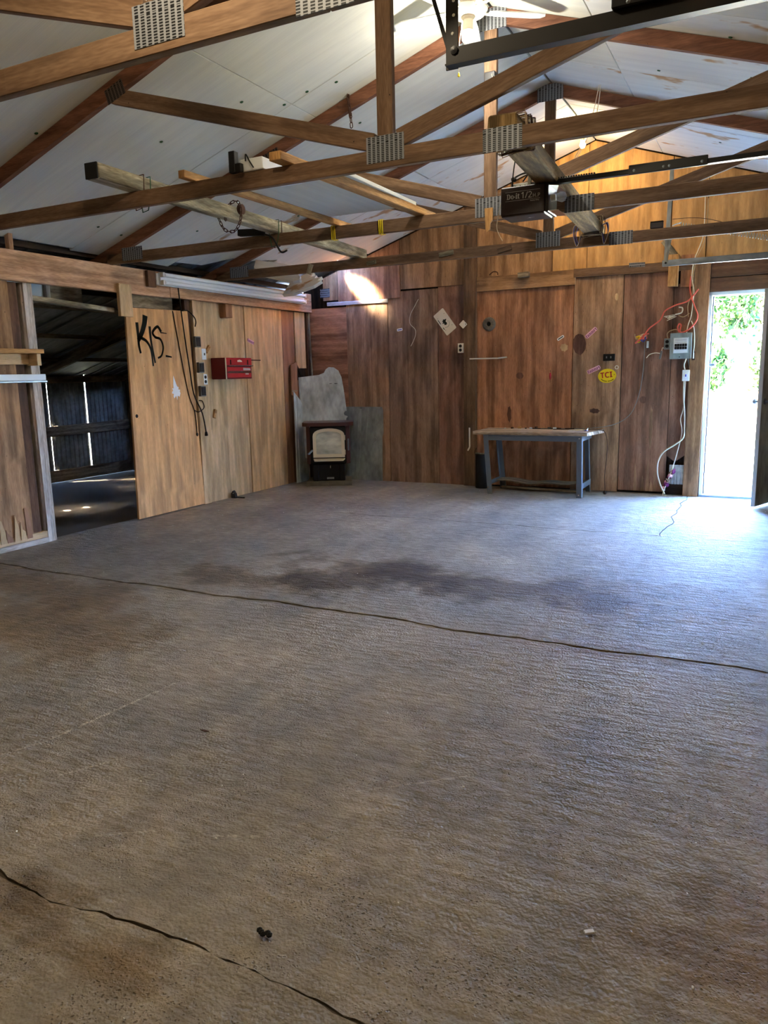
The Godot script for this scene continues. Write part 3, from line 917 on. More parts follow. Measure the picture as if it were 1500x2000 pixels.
# ---------------------------------------------------------------- walls out of the frame that close the room
func closed_walls() -> void:
	var r := thing("wall_right", "right wall of plywood beside the closed garage door", "wall", Vector3(W, 0, 0), 0.0, "", "structure")
	bxp(r, "plywood_panel", Vector3(0, 0, -0.1), Vector3(0.1, 2.5, 1.25), M.plybrown, 0.0)
	bxp(r, "plywood_panel", Vector3(0, 0, 6.3), Vector3(0.1, 2.5, L + 0.1), M.plybrown, 0.0)
	bxp(r, "header_beam", Vector3(-0.02, 2.14, 1.25), Vector3(0.1, 2.5, 6.3), M.beam, 0.0)
	for k in 4:
		bxp(r, "garage_door_section", Vector3(0.03, 0.0 + k * 0.535, 1.25), Vector3(0.08, 0.533 + k * 0.535, 6.3), M.paintframe, 0.006)
	var n := thing("wall_near", "plywood gable wall behind the camera", "wall", Vector3(0, 0, L), 0.0, "", "structure")
	poly(n, "plywood_panel", [Vector2(-0.1, -0.1), Vector2(W + 0.1, -0.1), Vector2(W + 0.1, 2.5), Vector2(RX, yr(RX) + 0.05), Vector2(-0.1, 2.5)], 0.0, 0.1, M.plybrown)

# ---------------------------------------------------------------- roof and foam ceiling
func slope_xf(x: float, z: float, lift: float) -> Transform3D:
	var s := 1.0 if x < RX else -1.0
	var X := Vector3(1, RP * s, 0).normalized()
	var Y := Vector3(-RP * s, 1, 0).normalized()
	return Transform3D(Basis(X, Y, X.cross(Y)), Vector3(x, yr(x), z) + Y * lift)

func foam_sheet(par: Node, x0: float, x1: float, z0: float, z1: float, m: Material, sag := 0.0) -> void:
	var xm := (x0 + x1) / 2.0
	var g := Geo.new()
	g.add_box(Vector3((x1 - x0) * sqrt(1 + RP * RP) - 0.004, 0.036, z1 - z0 - 0.005), 0.003, roff())
	put(par, "foam_sheet", g.mesh(), m, slope_xf(xm, (z0 + z1) / 2.0, 0.022 - sag))

func roof_build() -> void:
	var r := thing("roof", "ribbed sheet metal roof above the foam ceiling", "roof", Vector3.ZERO, 0.0, "", "structure")
	# left slope with a torn slot near the far corner, where the sun comes through
	var xf := slope_xf(1.6, 0.0, 0.065)
	var sheet := CSGBox3D.new()
	sheet.name = "roof_sheet"
	sheet.size = Vector3(4.36, 0.004, L + 0.5)
	sheet.material = M.roofmetal
	r.add_child(sheet, true)
	sheet.transform = xf.translated_local(Vector3(0.0, 0, L / 2.0))
	var cut := CSGCylinder3D.new()
	cut.name = "tear"
	cut.operation = CSGShape3D.OPERATION_SUBTRACTION
	cut.radius = 0.055
	cut.height = 0.1
	cut.sides = 16
	sheet.add_child(cut, true)
	cut.position = Vector3((0.568 - 1.6) * sqrt(1 + RP * RP), 0, 0.218 - L / 2.0)
	cut.rotation.y = -atan2(0.17, 0.155)
	cut.scale = Vector3(2.3, 1, 1)
	var g := Geo.new()
	g.add_box(Vector3(4.2, 0.004, L + 0.5), 0.0, Vector2.ZERO, slope_xf(5.62, L / 2.0, 0.065))
	put(r, "roof_sheet", g.mesh(), M.roofmetal)
	for k in 47:
		var z := -0.12 + k * 0.215
		if absf(z - 0.2) < 0.14: continue
		board(r, "rib", slope_xf(-0.35, z, 0.052).origin, slope_xf(RX - 0.02, z, 0.052).origin, 0.03, 0.022, M.roofmetal, Vector3.UP, 0.005)
	bxp(r, "fascia", Vector3(-0.42, 2.15, -0.2), Vector3(-0.38, 2.46, L + 0.2), M.darkwood)
	bxp(r, "fascia", Vector3(W + 0.1, 2.35, -0.2), Vector3(W + 0.14, 2.56, L + 0.2), M.darkwood)
	bxp(r, "ridge_cap", Vector3(RX - 0.16, 3.755, -0.2), Vector3(RX + 0.16, 3.80, L + 0.2), M.roofmetal)
	bxp(r, "purlin", Vector3(-0.16, 2.44, -0.1), Vector3(-0.11, 2.49, L), M.darkwood)

	var c := thing("ceiling", "white foam insulation sheets laid over the rafters", "ceiling", Vector3.ZERO, 0.0, "", "structure")
	var z := 0.03
	var k2 := 0
	while z < L:
		var z1 := minf(z + 1.22, L)
		if k2 == 0:
			foam_sheet(c, 0.92, 2.27, z, z1, M.foamstain)
			poly(c, "foam_sheet", [Vector2(0.30, 0.32), Vector2(0.92, 0.28), Vector2(0.915, 1.22), Vector2(0.10, 1.22), Vector2(0.17, 0.9)], 0.0, 0.036, M.foamstain, false, Transform3D(Basis(slope_xf(0.0, 0, 0).basis.x * sqrt(1 + RP * RP), Vector3.BACK, slope_xf(0.0, 0, 0).basis.x.cross(Vector3.BACK)), slope_xf(0.0, 0.03, 0.042).origin))
		elif k2 == 1:
			poly(c, "foam_sheet", [Vector2(0.42, 0.0), Vector2(2.26, 0.0), Vector2(2.26, 1.215), Vector2(0.02, 1.215), Vector2(0.05, 0.85), Vector2(0.28, 0.62), Vector2(0.30, 0.3)], 0.0, 0.036, M.foamstain, false, Transform3D(Basis(slope_xf(0.0, 0, 0).basis.x * sqrt(1 + RP * RP), Vector3.BACK, slope_xf(0.0, 0, 0).basis.x.cross(Vector3.BACK)), slope_xf(0.0, z, 0.042).origin))
		else:
			foam_sheet(c, [-0.04, 0.0, -0.08][k2 % 3], 2.27, z, z1, M.foam)
		foam_sheet(c, 2.27, RX - 0.005, z, z1, M.foam if k2 > 1 else M.foamstain)
		z = z1
		k2 += 1
	z = 0.05
	k2 = 0
	while z < L:
		var z1 := minf(z + 1.22, L)
		foam_sheet(c, RX + 0.005, 4.31, z, z1, M.foam if k2 > 1 else M.foamstain)
		foam_sheet(c, 4.31, 6.55, z, z1, M.foam if k2 > 2 else M.foamstain)
		foam_sheet(c, 6.55, W + 0.05, z, z1, M.foam)
		z = z1
		k2 += 1
	# green cap nails
	var ng := Geo.new()
	for q in [[2.24, 3.74], [2.1, 4.05], [2.42, 3.72], [2.60, 3.62], [2.35, 3.2], [2.42, 2.95], [2.3, 2.5], [1.2, 3.4], [1.0, 3.0], [0.7, 3.7], [0.6, 2.8], [1.5, 4.2], [1.7, 5.3], [1.2, 5.0], [0.5, 4.3], [0.35, 3.75], [0.3, 3.45], [0.45, 3.2], [3.0, 1.3], [2.6, 1.6], [2.9, 2.2], [4.6, 2.6], [5.1, 3.4], [5.2, 3.1], [5.2, 2.75], [5.0, 2.2], [4.4, 1.2], [4.9, 0.9], [3.3, 4.4], [2.0, 2.2], [1.2, 2.0], [1.5, 1.6]]:
		ng.lathe([Vector2(0.0, -0.004), Vector2(0.011, -0.003), Vector2(0.013, 0.0)], 8, slope_xf(q[0], q[1], 0.003))
	tag(put(c, "cap_nails", ng.mesh(), M.green), "small green cap nails", "", "", "stuff")

# ---------------------------------------------------------------- dark lean-to behind the left opening
func leanto() -> void:
	var f := thing("floor_shed", "dark dirt floor of the lean-to beyond the left opening", "floor", Vector3.ZERO, 0.0, "", "structure")
	bxp(f, "dirt_floor", Vector3(-3.4, -0.15, -1.2), Vector3(-0.105, -0.006, 7.0), M.dirt, 0.0)
	var w := thing("wall_shed", "dark ribbed metal walls of the lean-to with slits of daylight", "wall", Vector3.ZERO, 0.0, "", "structure")
	# back wall in separate sheets, so that daylight shows between them
	for q in [[-1.2, 0.874], [0.880, 1.510], [1.516, 2.4], [2.4, 3.6], [3.6, 4.8], [4.8, 7.0]]:
		ribbed(w, "metal_sheet", Vector3(-3.2, 0.14, q[0]), Vector3(0, 1.33, 0), Vector3(0, 0, q[1] - q[0]), 0.075, 0.014, M.shedmetal)
	bxp(w, "base_board", Vector3(-3.24, 0.0, -1.2), Vector3(-3.16, 0.16, 7.0), M.weather2)
	board(w, "girt", Vector3(-3.15, 0.62, 7.0), Vector3(-3.15, 0.72, -1.2), 0.04, 0.14, M.weather2)
	bxp(w, "girt", Vector3(-3.19, 1.33, -1.2), Vector3(-3.12, 1.42, 7.0), M.weather2)
	for q in [[0.12, 0.16], [1.9, 2.0]]:
		bxp(w, "post", Vector3(-3.16, 0.0, q[0]), Vector3(-3.06, 1.4, q[1]), M.weather2)
	bxp(w, "end_wall", Vector3(-3.3, -0.1, -1.24), Vector3(-0.1, 2.4, -1.2), M.shedmetal, 0.0)
	bxp(w, "end_wall", Vector3(-3.3, -0.1, 7.0), Vector3(-0.1, 2.4, 7.04), M.shedmetal, 0.0)
	bxp(w, "side_wall", Vector3(-0.14, -0.1, 4.45), Vector3(-0.10, 2.2, 7.04), M.weather2, 0.0)
	bxp(w, "side_wall", Vector3(-0.14, -0.1, -1.2), Vector3(-0.10, 2.2, 2.15), M.weather2, 0.0)
	# boards seen above the rail
	bxp(w, "white_siding", Vector3(-0.32, 2.03, 3.82), Vector3(-0.30, 2.25, 4.3), M.paintframe)
	bxp(w, "grey_board", Vector3(-0.36, 2.03, 3.36), Vector3(-0.34, 2.25, 3.78), M.weather2)
	bxp(w, "upright", Vector3(-0.31, 2.03, 3.77), Vector3(-0.27, 2.25, 3.815), M.whitewash)
	var r := thing("roof_shed", "dark lean-to metal roof pierced by pinholes of sun", "roof", Vector3.ZERO, 0.0, "", "structure")
	# holes lie where the sun, passing through them, makes the spots on the dirt floor
	var U := Vector3(-1, -0.28, 0).normalized()
	var holes := []
	for q in [[-1.19, 3.06, 0.022], [-1.15, 2.84, 0.02], [-2.10, 2.28, 0.022], [-2.12, 1.99, 0.03], [-1.85, 1.35, 0.02], [-1.8, 1.0, 0.02], [-2.7, 1.75, 0.015], [-2.75, 1.55, 0.014], [-2.85, 0.95, 0.016], [-2.95, 0.55, 0.014], [-2.6, 0.5, 0.014], [-1.6, 1.5, 0.01]]:
		var s: float = (2.33 + 0.28 * q[0]) / (0.70 + 0.28 * 0.55)
		var hx: float = q[0] - 0.55 * s
		holes.append([-hx * sqrt(1 + 0.28 * 0.28), q[1] + 0.45 * s + 1.25, q[2], q[2]])
	holed(r, "roof_sheet", Vector3(0.0, 2.33, -1.25), U, Vector3(0, 0, 1), 3.55, 8.35, holes, 0.004, M.shedmetal)
	for k in 34:
		var z := -1.1 + k * 0.24
		var hit := false
		for h in holes:
			if absf(h[1] - 1.25 - z) < 0.05: hit = true
		if hit: continue
		board(r, "rib", Vector3(-0.05, 2.30, z), Vector3(-3.3, 1.39, z), 0.03, 0.018, M.shedmetal, Vector3.UP, 0.004)
	for x in [-0.75, -1.55, -2.35]:
		board(r, "purlin", Vector3(x, 2.27 + 0.28 * x, -1.2), Vector3(x, 2.27 + 0.28 * x, 7.0), 0.07, 0.045, M.weather2)
	board(r, "rafter", Vector3(-0.12, 2.18, 2.0), Vector3(-3.1, 1.36, 2.0), 0.05, 0.13, M.weather2)
	board(r, "rafter", Vector3(-0.12, 2.18, 0.2), Vector3(-3.1, 1.36, 0.2), 0.05, 0.13, M.weather2)

# ---------------------------------------------------------------- trusses
func nail_plate(par: Node, c: Vector3, w: float, h: float, front := 0.0195, turn := 0.0, m: Material = null) -> void:
	var g := Geo.new()
	g.add_box(Vector3(w, h, 0.0025), 0.0, Vector2.ZERO, Transform3D(Basis(Vector3.BACK, turn), c + Vector3(0, 0, front)))
	put(par, "nail_plate", g.mesh(), m if m else M.plate)

func trusses() -> void:
	var labels := ["roof truss nearest the camera, lit orange, crossing the upper left corner", "roof truss whose king post hangs clear in the middle, boards resting on it", "roof truss just behind the garage door opener box", "roof truss closest to the far plywood wall", "roof truss above and behind the camera"]
	var k := 0
	for z in [6.54, 4.95, 3.36, 1.84, 8.1]:
		var t := thing("roof_truss", labels[k], "roof truss", Vector3(RX, 2.372, z), 0.0, "roof trusses")
		var P := func(x: float, y: float, dz := 0.0) -> Vector3: return Vector3(x - RX, y - 2.372, dz)
		var m1: Material = M.truss if k % 2 == 0 else M.truss2
		board(t, "bottom_chord", P.call(0.03, 2.417), P.call(4.249, 2.417), 0.038, 0.09, m1)
		board(t, "bottom_chord", P.call(4.251, 2.417), P.call(W - 0.03, 2.417), 0.038, 0.09, M.truss2 if k % 2 == 0 else M.truss)
		for s in [1.0, -1.0]:
			var X := func(x: float) -> float: return RX + (x - RX) * s
			var pts := []
			for q in [[-0.3, 0.0], [RX - 0.001, 0.0], [RX - 0.001, 0.094], [-0.3, 0.094]]:
				pts.append(Vector2(X.call(q[0]) - RX, 2.49 + RP * q[0] - q[1] - 2.372))
			poly(t, "top_chord", pts, -0.019, 0.019, M.rafter, false)
			board(t, "web", P.call(X.call(3.57), 2.50), P.call(X.call(1.83), 3.015), 0.037, 0.086, m1)
			nail_plate(t, P.call(X.call(1.86), 3.03), 0.15, 0.085, 0.0195, 0.32 * s, M.platedull)
			nail_plate(t, P.call(X.call(0.34), 2.445), 0.24, 0.11)
		board(t, "king_post", P.call(RX, 2.463), P.call(RX, yr(RX) - 0.10), 0.087, 0.037, M.truss)
		nail_plate(t, P.call(RX, 2.462), 0.21, 0.125)
		nail_plate(t, P.call(4.25, 2.417), 0.19, 0.105)
		nail_plate(t, P.call(RX, yr(RX) - 0.075), 0.22, 0.13)
		k += 1

# ---------------------------------------------------------------- the open door
func door_far() -> void:
	var d := thing("door_1", "open grey-green door leaf in a white frame showing the bright yard", "door", Vector3(5.60, 0.0, -0.02), 0.0, "", "structure")
	bxp(d, "frame_side", Vector3(-0.79, 0.0, -0.10), Vector3(-0.755, 2.095, 0.035), M.paintframe)
	bxp(d, "frame_side", Vector3(0.0, 0.0, -0.10), Vector3(0.035, 2.095, 0.035), M.paintframe)
	bxp(d, "frame_head", Vector3(-0.79, 2.062, -0.10), Vector3(0.035, 2.097, 0.035), M.paintframe)
	bxp(d, "frame_stop", Vector3(-0.755, 0.0, -0.06), Vector3(-0.742, 2.06, -0.04), M.darkmetal)
	bxp(d, "threshold", Vector3(-0.79, -0.01, -0.12), Vector3(0.035, 0.022, 0.05), M.trackmetal)
	bxp(d, "strike_plate", Vector3(-0.755, 1.36, 0.0), Vector3(-0.70, 1.385, 0.012), M.trackmetal)
	# leaf swung in
	var leaf := Node3D.new()
	leaf.name = "door_leaf"
	d.add_child(leaf)
	leaf.position = Vector3(-0.005, 0.0, 0.02)
	# the leaf runs along local +x after the turn
	leaf.rotation.y = -atan2(0.62, -0.25)
	bxp(leaf, "panel", Vector3(0.0, 0.022, -0.018), Vector3(0.665, 2.045, 0.018), M.doorpaint)
	bxp(leaf, "edge_strip", Vector3(0.665, 0.022, -0.019), Vector3(0.672, 2.045, 0.019), M.dooredge, 0.001)
	for s in [-1.0, 1.0]:
		lathe(leaf, "knob", [Vector2(0.0, 0.075), Vector2(0.018, 0.073), Vector2(0.027, 0.06), Vector2(0.024, 0.045), Vector2(0.012, 0.035), Vector2(0.011, 0.01), Vector2(0.03, 0.006), Vector2(0.03, 0.0)], M.trackmetal, Transform3D(Basis(Vector3.RIGHT, PI / 2 * s), Vector3(0.60, 1.02, 0.018 * s)), 16)

# ---------------------------------------------------------------- lamps
func bulb_shape(par: Node, m: Material, xf: Transform3D, r := 0.03) -> void:
	lathe(par, "bulb", [Vector2(0.0, -r * 2.4), Vector2(r * 0.6, -r * 2.2), Vector2(r, -r * 1.4), Vector2(r * 0.85, -r * 0.7), Vector2(r * 0.5, 0.0)], m, xf, 14)

func lamps() -> void:
	# ceiling fan at the ridge
	var f := thing("ceiling_fan", "white ceiling fan with a bare lit bulb under the ridge", "ceiling fan", Vector3(3.65, 3.40, 3.82))
	lathe(f, "downrod", [Vector2(0.012, 0.25), Vector2(0.012, 0.14)], M.white)
	lathe(f, "motor_housing", [Vector2(0.0, 0.17), Vector2(0.06, 0.165), Vector2(0.11, 0.145), Vector2(0.12, 0.115), Vector2(0.10, 0.09), Vector2(0.05, 0.08), Vector2(0.0, 0.08)], M.cream, Transform3D.IDENTITY, 24)
	lathe(f, "lamp_socket", [Vector2(0.04, 0.085), Vector2(0.04, 0.07), Vector2(0.032, 0.06), Vector2(0.032, 0.0), Vector2(0.024, -0.005), Vector2(0.0, -0.005)], M.cream)
	bulb_shape(f, M.lit, Transform3D(Basis(), Vector3(0, -0.005, 0)), 0.026)
	for k in 5:
		var an := 0.62 + k * TAU / 5.0
		var xf := Transform3D(Basis(Vector3.UP, an) * Basis(Vector3.RIGHT, 0.2), Vector3(0, 0.105, 0))
		var pts := []
		for q in [[0.13, -0.045], [0.2, -0.055], [0.42, -0.065], [0.475, -0.05], [0.49, 0.0], [0.475, 0.05], [0.42, 0.065], [0.2, 0.055], [0.13, 0.045]]: pts.append(Vector2(q[0], q[1]))
		poly(f, "blade", pts, -0.004, 0.004, M.white, false, xf * Transform3D(Basis(Vector3.RIGHT, PI / 2), Vector3.ZERO))
		var b := Geo.new()
		b.add_box(Vector3(0.11, 0.006, 0.035), 0.001, Vector2.ZERO, Transform3D(Basis(), Vector3(0.12, -0.006, 0)))
		put(f, "blade_arm", b.mesh(), M.brass, xf)
	cable(f, "pull_chain", [Vector3(-0.035, 0.0, 0.03), Vector3(-0.04, -0.10, 0.05), Vector3(-0.04, -0.24, 0.055)], 0.002, M.brass)
	lathe(f, "pull_knob", [Vector2(0.0, 0.0), Vector2(0.004, -0.005), Vector2(0.008, -0.025), Vector2(0.0, -0.03)], M.yellow, Transform3D(Basis(), Vector3(-0.04, -0.24, 0.055)), 10)
	omni(f, Vector3(0, -0.04, 0), Color(1.0, 0.97, 0.91), 0.36, 0.03)
	# bare bulb near the far gable
	var b := thing("bare_bulb", "bare warm bulb in a porcelain holder near the far gable", "light bulb", Vector3(3.66, 3.50, 0.72))
	lathe(b, "lamp_holder", [Vector2(0.0, 0.16), Vector2(0.055, 0.155), Vector2(0.055, 0.13), Vector2(0.03, 0.10), Vector2(0.024, 0.03), Vector2(0.0, 0.03)], M.cream)
	bulb_shape(b, M.warmlit, Transform3D(Basis(), Vector3(0, 0.03, 0)), 0.03)
	omni(b, Vector3(0, -0.02, 0), Color(1.0, 0.87, 0.66), 0.30, 0.03)
	# the lamp over the near bay, out of the frame: it lights the faces of the trusses
	var c := thing("hanging_lamp", "bare bulb lamp hanging over the near bay, above the camera", "lamp", Vector3(3.95, 3.0, 6.98))
	lathe(c, "lamp_holder", [Vector2(0.0, 0.12), Vector2(0.03, 0.11), Vector2(0.026, 0.03), Vector2(0.0, 0.03)], M.cream)
	bulb_shape(c, M.lit, Transform3D(Basis(), Vector3(0, 0.03, 0)), 0.035)
	cable(c, "cord", [Vector3(0, 0.12, 0), Vector3(0, 0.30, 0)], 0.004, M.white, false)
	omni(c, Vector3(0, -0.02, 0), Color(1.0, 0.92, 0.78), 0.55, 0.05)
	# unlit fluorescent fixture on the left beam
	var t := thing("fluorescent_fixture", "long white twin-tube fluorescent fixture along the left header beam", "light fixture", Vector3(0.062, 2.22, 1.55))
	bxp(t, "housing", Vector3(0.0, 0.025, -1.29), Vector3(0.045, 0.135, 1.29), M.white, 0.006)
	poly(t, "reflector", [Vector2(0.045, 0.02), Vector2(0.06, 0.02), Vector2(0.07, 0.08), Vector2(0.06, 0.14), Vector2(0.045, 0.14)], -1.27, 1.27, M.white)
	for y in [0.045, 0.118]:
		var g := Geo.new()
		g.lathe([Vector2(0.0, -1.24), Vector2(0.019, -1.238), Vector2(0.019, 1.238), Vector2(0.0, 1.24)], 14, Transform3D(Basis(Vector3.RIGHT, PI / 2), Vector3(0.088, y, 0)))
		put(t, "tube", g.mesh(), M.tube)
		for z in [-1.255, 1.255]:
			bxp(t, "lampholder", Vector3(0.05, y - 0.022, z - 0.014), Vector3(0.105, y + 0.022, z + 0.014), M.cream, 0.003)
	bxp(t, "end_bracket", Vector3(-0.002, 0.0, 1.292), Vector3(0.035, 0.15, 1.40), M.darkpost)

# ---------------------------------------------------------------- things up in the trusses
func link_path(L0: float, w: float) -> Array:
	var p := []
	for k in 14:
		var a := TAU * k / 14.0
		p.append(Vector3(cos(a) * w, sin(a) * w + (L0 if sin(a) >= 0 else -L0), 0))
	return p

func chain(called: String, label: String, at: Vector3, pts: Array, sz: float) -> Node3D:
	var t := thing(called, label, "chain", at)
	var g := Geo.new()
	g.tube(link_path(sz * 0.55, sz * 0.55), sz * 0.20, 5, true)
	var me := g.mesh()
	var sp: Array = spline(pts, 12)
	var acc := 0.0
	var flip := 0
	for k in sp.size() - 1:
		acc += sp[k].distance_to(sp[k + 1])
		if acc < sz * 1.55: continue
		acc = 0.0
		flip += 1
		var d: Vector3 = (sp[k + 1] - sp[k]).normalized()
		var sx := d.cross(Vector3.BACK).normalized() if absf(d.z) < 0.9 else Vector3.RIGHT
		put(t, "link", me, M.rust, Transform3D(Basis(sx, d, sx.cross(d)) * Basis(Vector3.UP, PI / 2 * (flip % 2)), sp[k]))
	return t

func overhead() -> void:
	# long weathered timber lying on the chords, left
	var b := thing("weathered_beam", "long grey weathered timber with a black end lying across the trusses", "timber", Vector3(1.9, 2.464, 3.5))
	board(b, "timber", Vector3(0.06, 0.045, 1.79), Vector3(-0.13, 0.045, -1.75), 0.092, 0.088, M.weather, Vector3.UP, 0.006)
	board(b, "end_grain", Vector3(0.0605, 0.045, 1.802), Vector3(0.06, 0.045, 1.79), 0.090, 0.086, M.blackrough, Vector3.UP, 0.002)
	for q in [[0.05, 1.42, 0], [0.045, 1.36, 1], [-0.04, -0.12, 1], [-0.045, -0.17, 0]]:
		var x: float = q[0]
		var z: float = q[1]
		var g := Geo.new()
		g.tube([Vector3(x - 0.05, 0.096, z), Vector3(x + 0.05, 0.096, z + 0.01), Vector3(x + 0.054, 0.0, z + 0.02), Vector3(x + 0.04, -0.10, z + 0.035), Vector3(x - 0.02, -0.104, z + 0.02), Vector3(x - 0.052, 0.0, z)], 0.0035, 5, true)
		put(b, "wire_tie", g.mesh(), M.green if q[2] == 1 else M.rust)
	chain("hook_chain", "rusty chain looped over the grey weathered timber", Vector3(1.97, 2.56, 4.02), [Vector3(-0.05, -0.12, 0.05), Vector3(-0.06, -0.03, 0.02), Vector3(0, 0.015, 0), Vector3(0.055, -0.02, 0.01), Vector3(0.06, -0.12, 0.02), Vector3(0.02, -0.19, 0.04), Vector3(-0.05, -0.18, 0.06), Vector3(-0.10, -0.10, 0.06)], 0.016)
	var pl := thing("pulley", "small rusty pulley wheel on the grey timber beside the chain", "pulley", Vector3(2.01, 2.52, 4.0))
	lathe(pl, "wheel", [Vector2(0.0, 0.012), Vector2(0.035, 0.012), Vector2(0.028, 0.0), Vector2(0.035, -0.012), Vector2(0.0, -0.012)], M.rust, Transform3D(Basis(Vector3.BACK, PI / 2), Vector3.ZERO))
	# pale laths that rest on two trusses, a sheet lying on them, a fixture on the sheet
	var l1 := thing("wood_lath", "pale new wood lath nearer the grey timber, across two trusses", "lath", Vector3(2.40, 2.463, 4.1), 0.0, "pale laths across the trusses")
	board(l1, "lath", Vector3(0.0, 0.021, 0.96), Vector3(0.03, 0.021, -1.02), 0.045, 0.042, M.fresh)
	var l2 := thing("wood_lath", "thicker pale wood lath nearer the king post, across two trusses", "lath", Vector3(3.07, 2.463, 4.1), 0.0, "pale laths across the trusses")
	board(l2, "lath", Vector3(-0.02, 0.022, 0.98), Vector3(0.05, 0.022, -0.92), 0.075, 0.044, M.fresh)
	var sh := thing("foam_offcut", "flat white sheet lying on the two pale laths", "sheet", Vector3(2.74, 2.507, 4.02))
	bxp(sh, "sheet", Vector3(-0.40, 0.0, -0.53), Vector3(0.40, 0.025, 0.54), M.foam, 0.003)
	bxp(sh, "dark_edge", Vector3(-0.40, 0.003, -0.54), Vector3(0.40, 0.02, -0.532), M.darkwood)
	var fx := thing("light_housing", "white metal fixture box with a black clamp lying above the near laths", "light fixture", Vector3(2.80, 2.463, 4.66))
	bxp(fx, "box", Vector3(-0.05, 0.002, -0.08), Vector3(0.10, 0.065, 0.32), M.white, 0.004)
	bxp(fx, "clamp", Vector3(-0.085, -0.01, 0.335), Vector3(-0.045, 0.10, 0.375), M.black)
	bxp(fx, "clamp", Vector3(-0.09, -0.01, 0.34), Vector3(-0.01, 0.035, 0.37), M.black)
	cable(fx, "wire", [Vector3(0.0, 0.05, 0.335), Vector3(0.03, 0.07, 0.37), Vector3(0.06, 0.03, 0.38), Vector3(0.07, 0.0, 0.36)], 0.004, M.black)
	# short dark arm on the second truss, where the timber crosses
	var ar := thing("steel_bracket", "dark steel bracket hanging where the grey timber crosses a truss", "bracket", Vector3(1.78, 2.44, 3.42))
	board(ar, "arm", Vector3(-0.20, 0.04, 0.05), Vector3(0.02, 0.03, 0.02), 0.05, 0.05, M.blackrough)
	cable(ar, "hook", [Vector3(0.0, 0.02, 0.02), Vector3(0.10, -0.02, 0.02), Vector3(0.17, -0.13, 0.02), Vector3(0.23, -0.125, 0.02)], 0.008, M.darkmetal)
	# yellow straps on the second truss
	for k in 2:
		var x: float = [2.395, 2.80][k]
		var y := thing("yellow_strap", ["yellow strap wound round the truss nearer the grey timber", "yellow strap wound round the truss nearer the king post"][k], "strap", Vector3(x, 2.417, 3.36), 0.0, "yellow straps")
		for q in [-0.014, 0.0, 0.014]:
			var g := Geo.new()
			g.tube([Vector3(q, 0.05, 0.023), Vector3(q + 0.003, -0.05, 0.024), Vector3(q, -0.051, -0.023), Vector3(q, 0.051, -0.023)], 0.004, 5, true)
			put(y, "band", g.mesh(), M.yellow)
	# hanging chain on the rafter
	chain("hanging_chain", "short dark chain hanging from a rafter near the king post", Vector3(2.575, 3.36, 3.39), [Vector3(-0.01, 0.02, 0.0), Vector3(0.0, -0.05, 0.02), Vector3(0.012, -0.13, 0.02), Vector3(0.02, -0.235, 0.02)], 0.018)
	var tail := thing("chain_hook", "rusty hook strap bolted on the rafter above the hanging chain", "hook", Vector3(2.57, 3.30, 3.385))
	board(tail, "strap", Vector3(-0.012, 0.05, 0.0), Vector3(0.01, -0.10, 0.012), 0.022, 0.008, M.rust, Vector3.BACK)
	# old post-and-wire timber on the right
	var r := thing("brown_beam", "mossy brown timber wrapped with wire beside the opener box", "timber", Vector3(4.11, 2.464, 3.3))
	board(r, "timber", Vector3(0.11, 0.046, 1.58), Vector3(-0.10, 0.046, -1.62), 0.140, 0.090, M.oldbeam, Vector3.UP, 0.008)
	for q in [[-0.083, -1.36, 12], [0.10, 1.36, 22]]:
		for k in q[2]:
			var g := Geo.new()
			var o := Vector3(q[0] + rng.randf_range(-0.008, 0.008), 0.046, q[1] + rng.randf_range(-0.07, 0.07))
			var a := rng.randf_range(0.072, 0.098)
			var c := rng.randf_range(0.052, 0.085)
			var sk := rng.randf_range(-0.05, 0.05)
			g.tube([o + Vector3(-a, c, -sk), o + Vector3(0, c + 0.006, 0), o + Vector3(a, c, sk), o + Vector3(a + 0.004, 0, sk), o + Vector3(a, -c * 0.85, sk), o + Vector3(0, -c * 0.8, 0), o + Vector3(-a, -c * 0.85, -sk), o + Vector3(-a - 0.004, 0, -sk)], 0.0028, 4, true)
			put(r, "wire_wrap", g.mesh(), M.rust if k % 2 else M.tancable)
	for s in [-1.0, 1.0]:
		for k in 5:
			var o := Vector3(-0.085 + s * 0.080, 0.02, -1.40 + k * 0.012)
			cable(r, "loose_wire", [o + Vector3(0, 0.03, 0), o + Vector3(s * (0.03 + 0.006 * k), 0.05, 0.01), o + Vector3(s * (0.05 + 0.004 * k), -0.02, 0.02), o + Vector3(s * 0.03, -0.09 - 0.008 * k, 0.02), o + Vector3(s * 0.005, -0.02, 0.0)], 0.0025, [M.blue, M.rust, M.black, M.blue, M.tancable][k])
	# shims wedged on the truss nearest the far wall
	var sp := [[1.226, 2.405, 0.05, 0.10, 1.2, "short wood shim stood on end on the far truss chord"], [1.924, 2.41, 0.10, 0.035, 0.10, "small pale shim nailed on the far truss below the grey timber"], [2.70, 2.425, 0.14, 0.038, 0.12, "pale shim over a dark wedge on the far truss chord"], [3.255, 2.415, 0.13, 0.04, 0.18, "brown wedge on the far truss chord near the king plate"]]
	for q in sp:
		var s := thing("wood_shim", q[5], "shim", Vector3(q[0], q[1], 1.868), 0.0, "shims on the far truss")
		var g := Geo.new()
		g.add_box(Vector3(maxf(q[2], q[3]), minf(q[2], q[3]), 0.018), 0.002, roff(), Transform3D(Basis(Vector3.BACK, q[4]), Vector3.ZERO))
		put(s, "shim", g.mesh(), M.weather if q[0] < 3.0 else M.truss)
	# splinter of wood hanging over the king plate of the second truss
	var st := thing("wood_splinter", "pale broken splinter hanging on the king plate beside the opener", "splinter", Vector3(3.64, 2.40, 3.392))
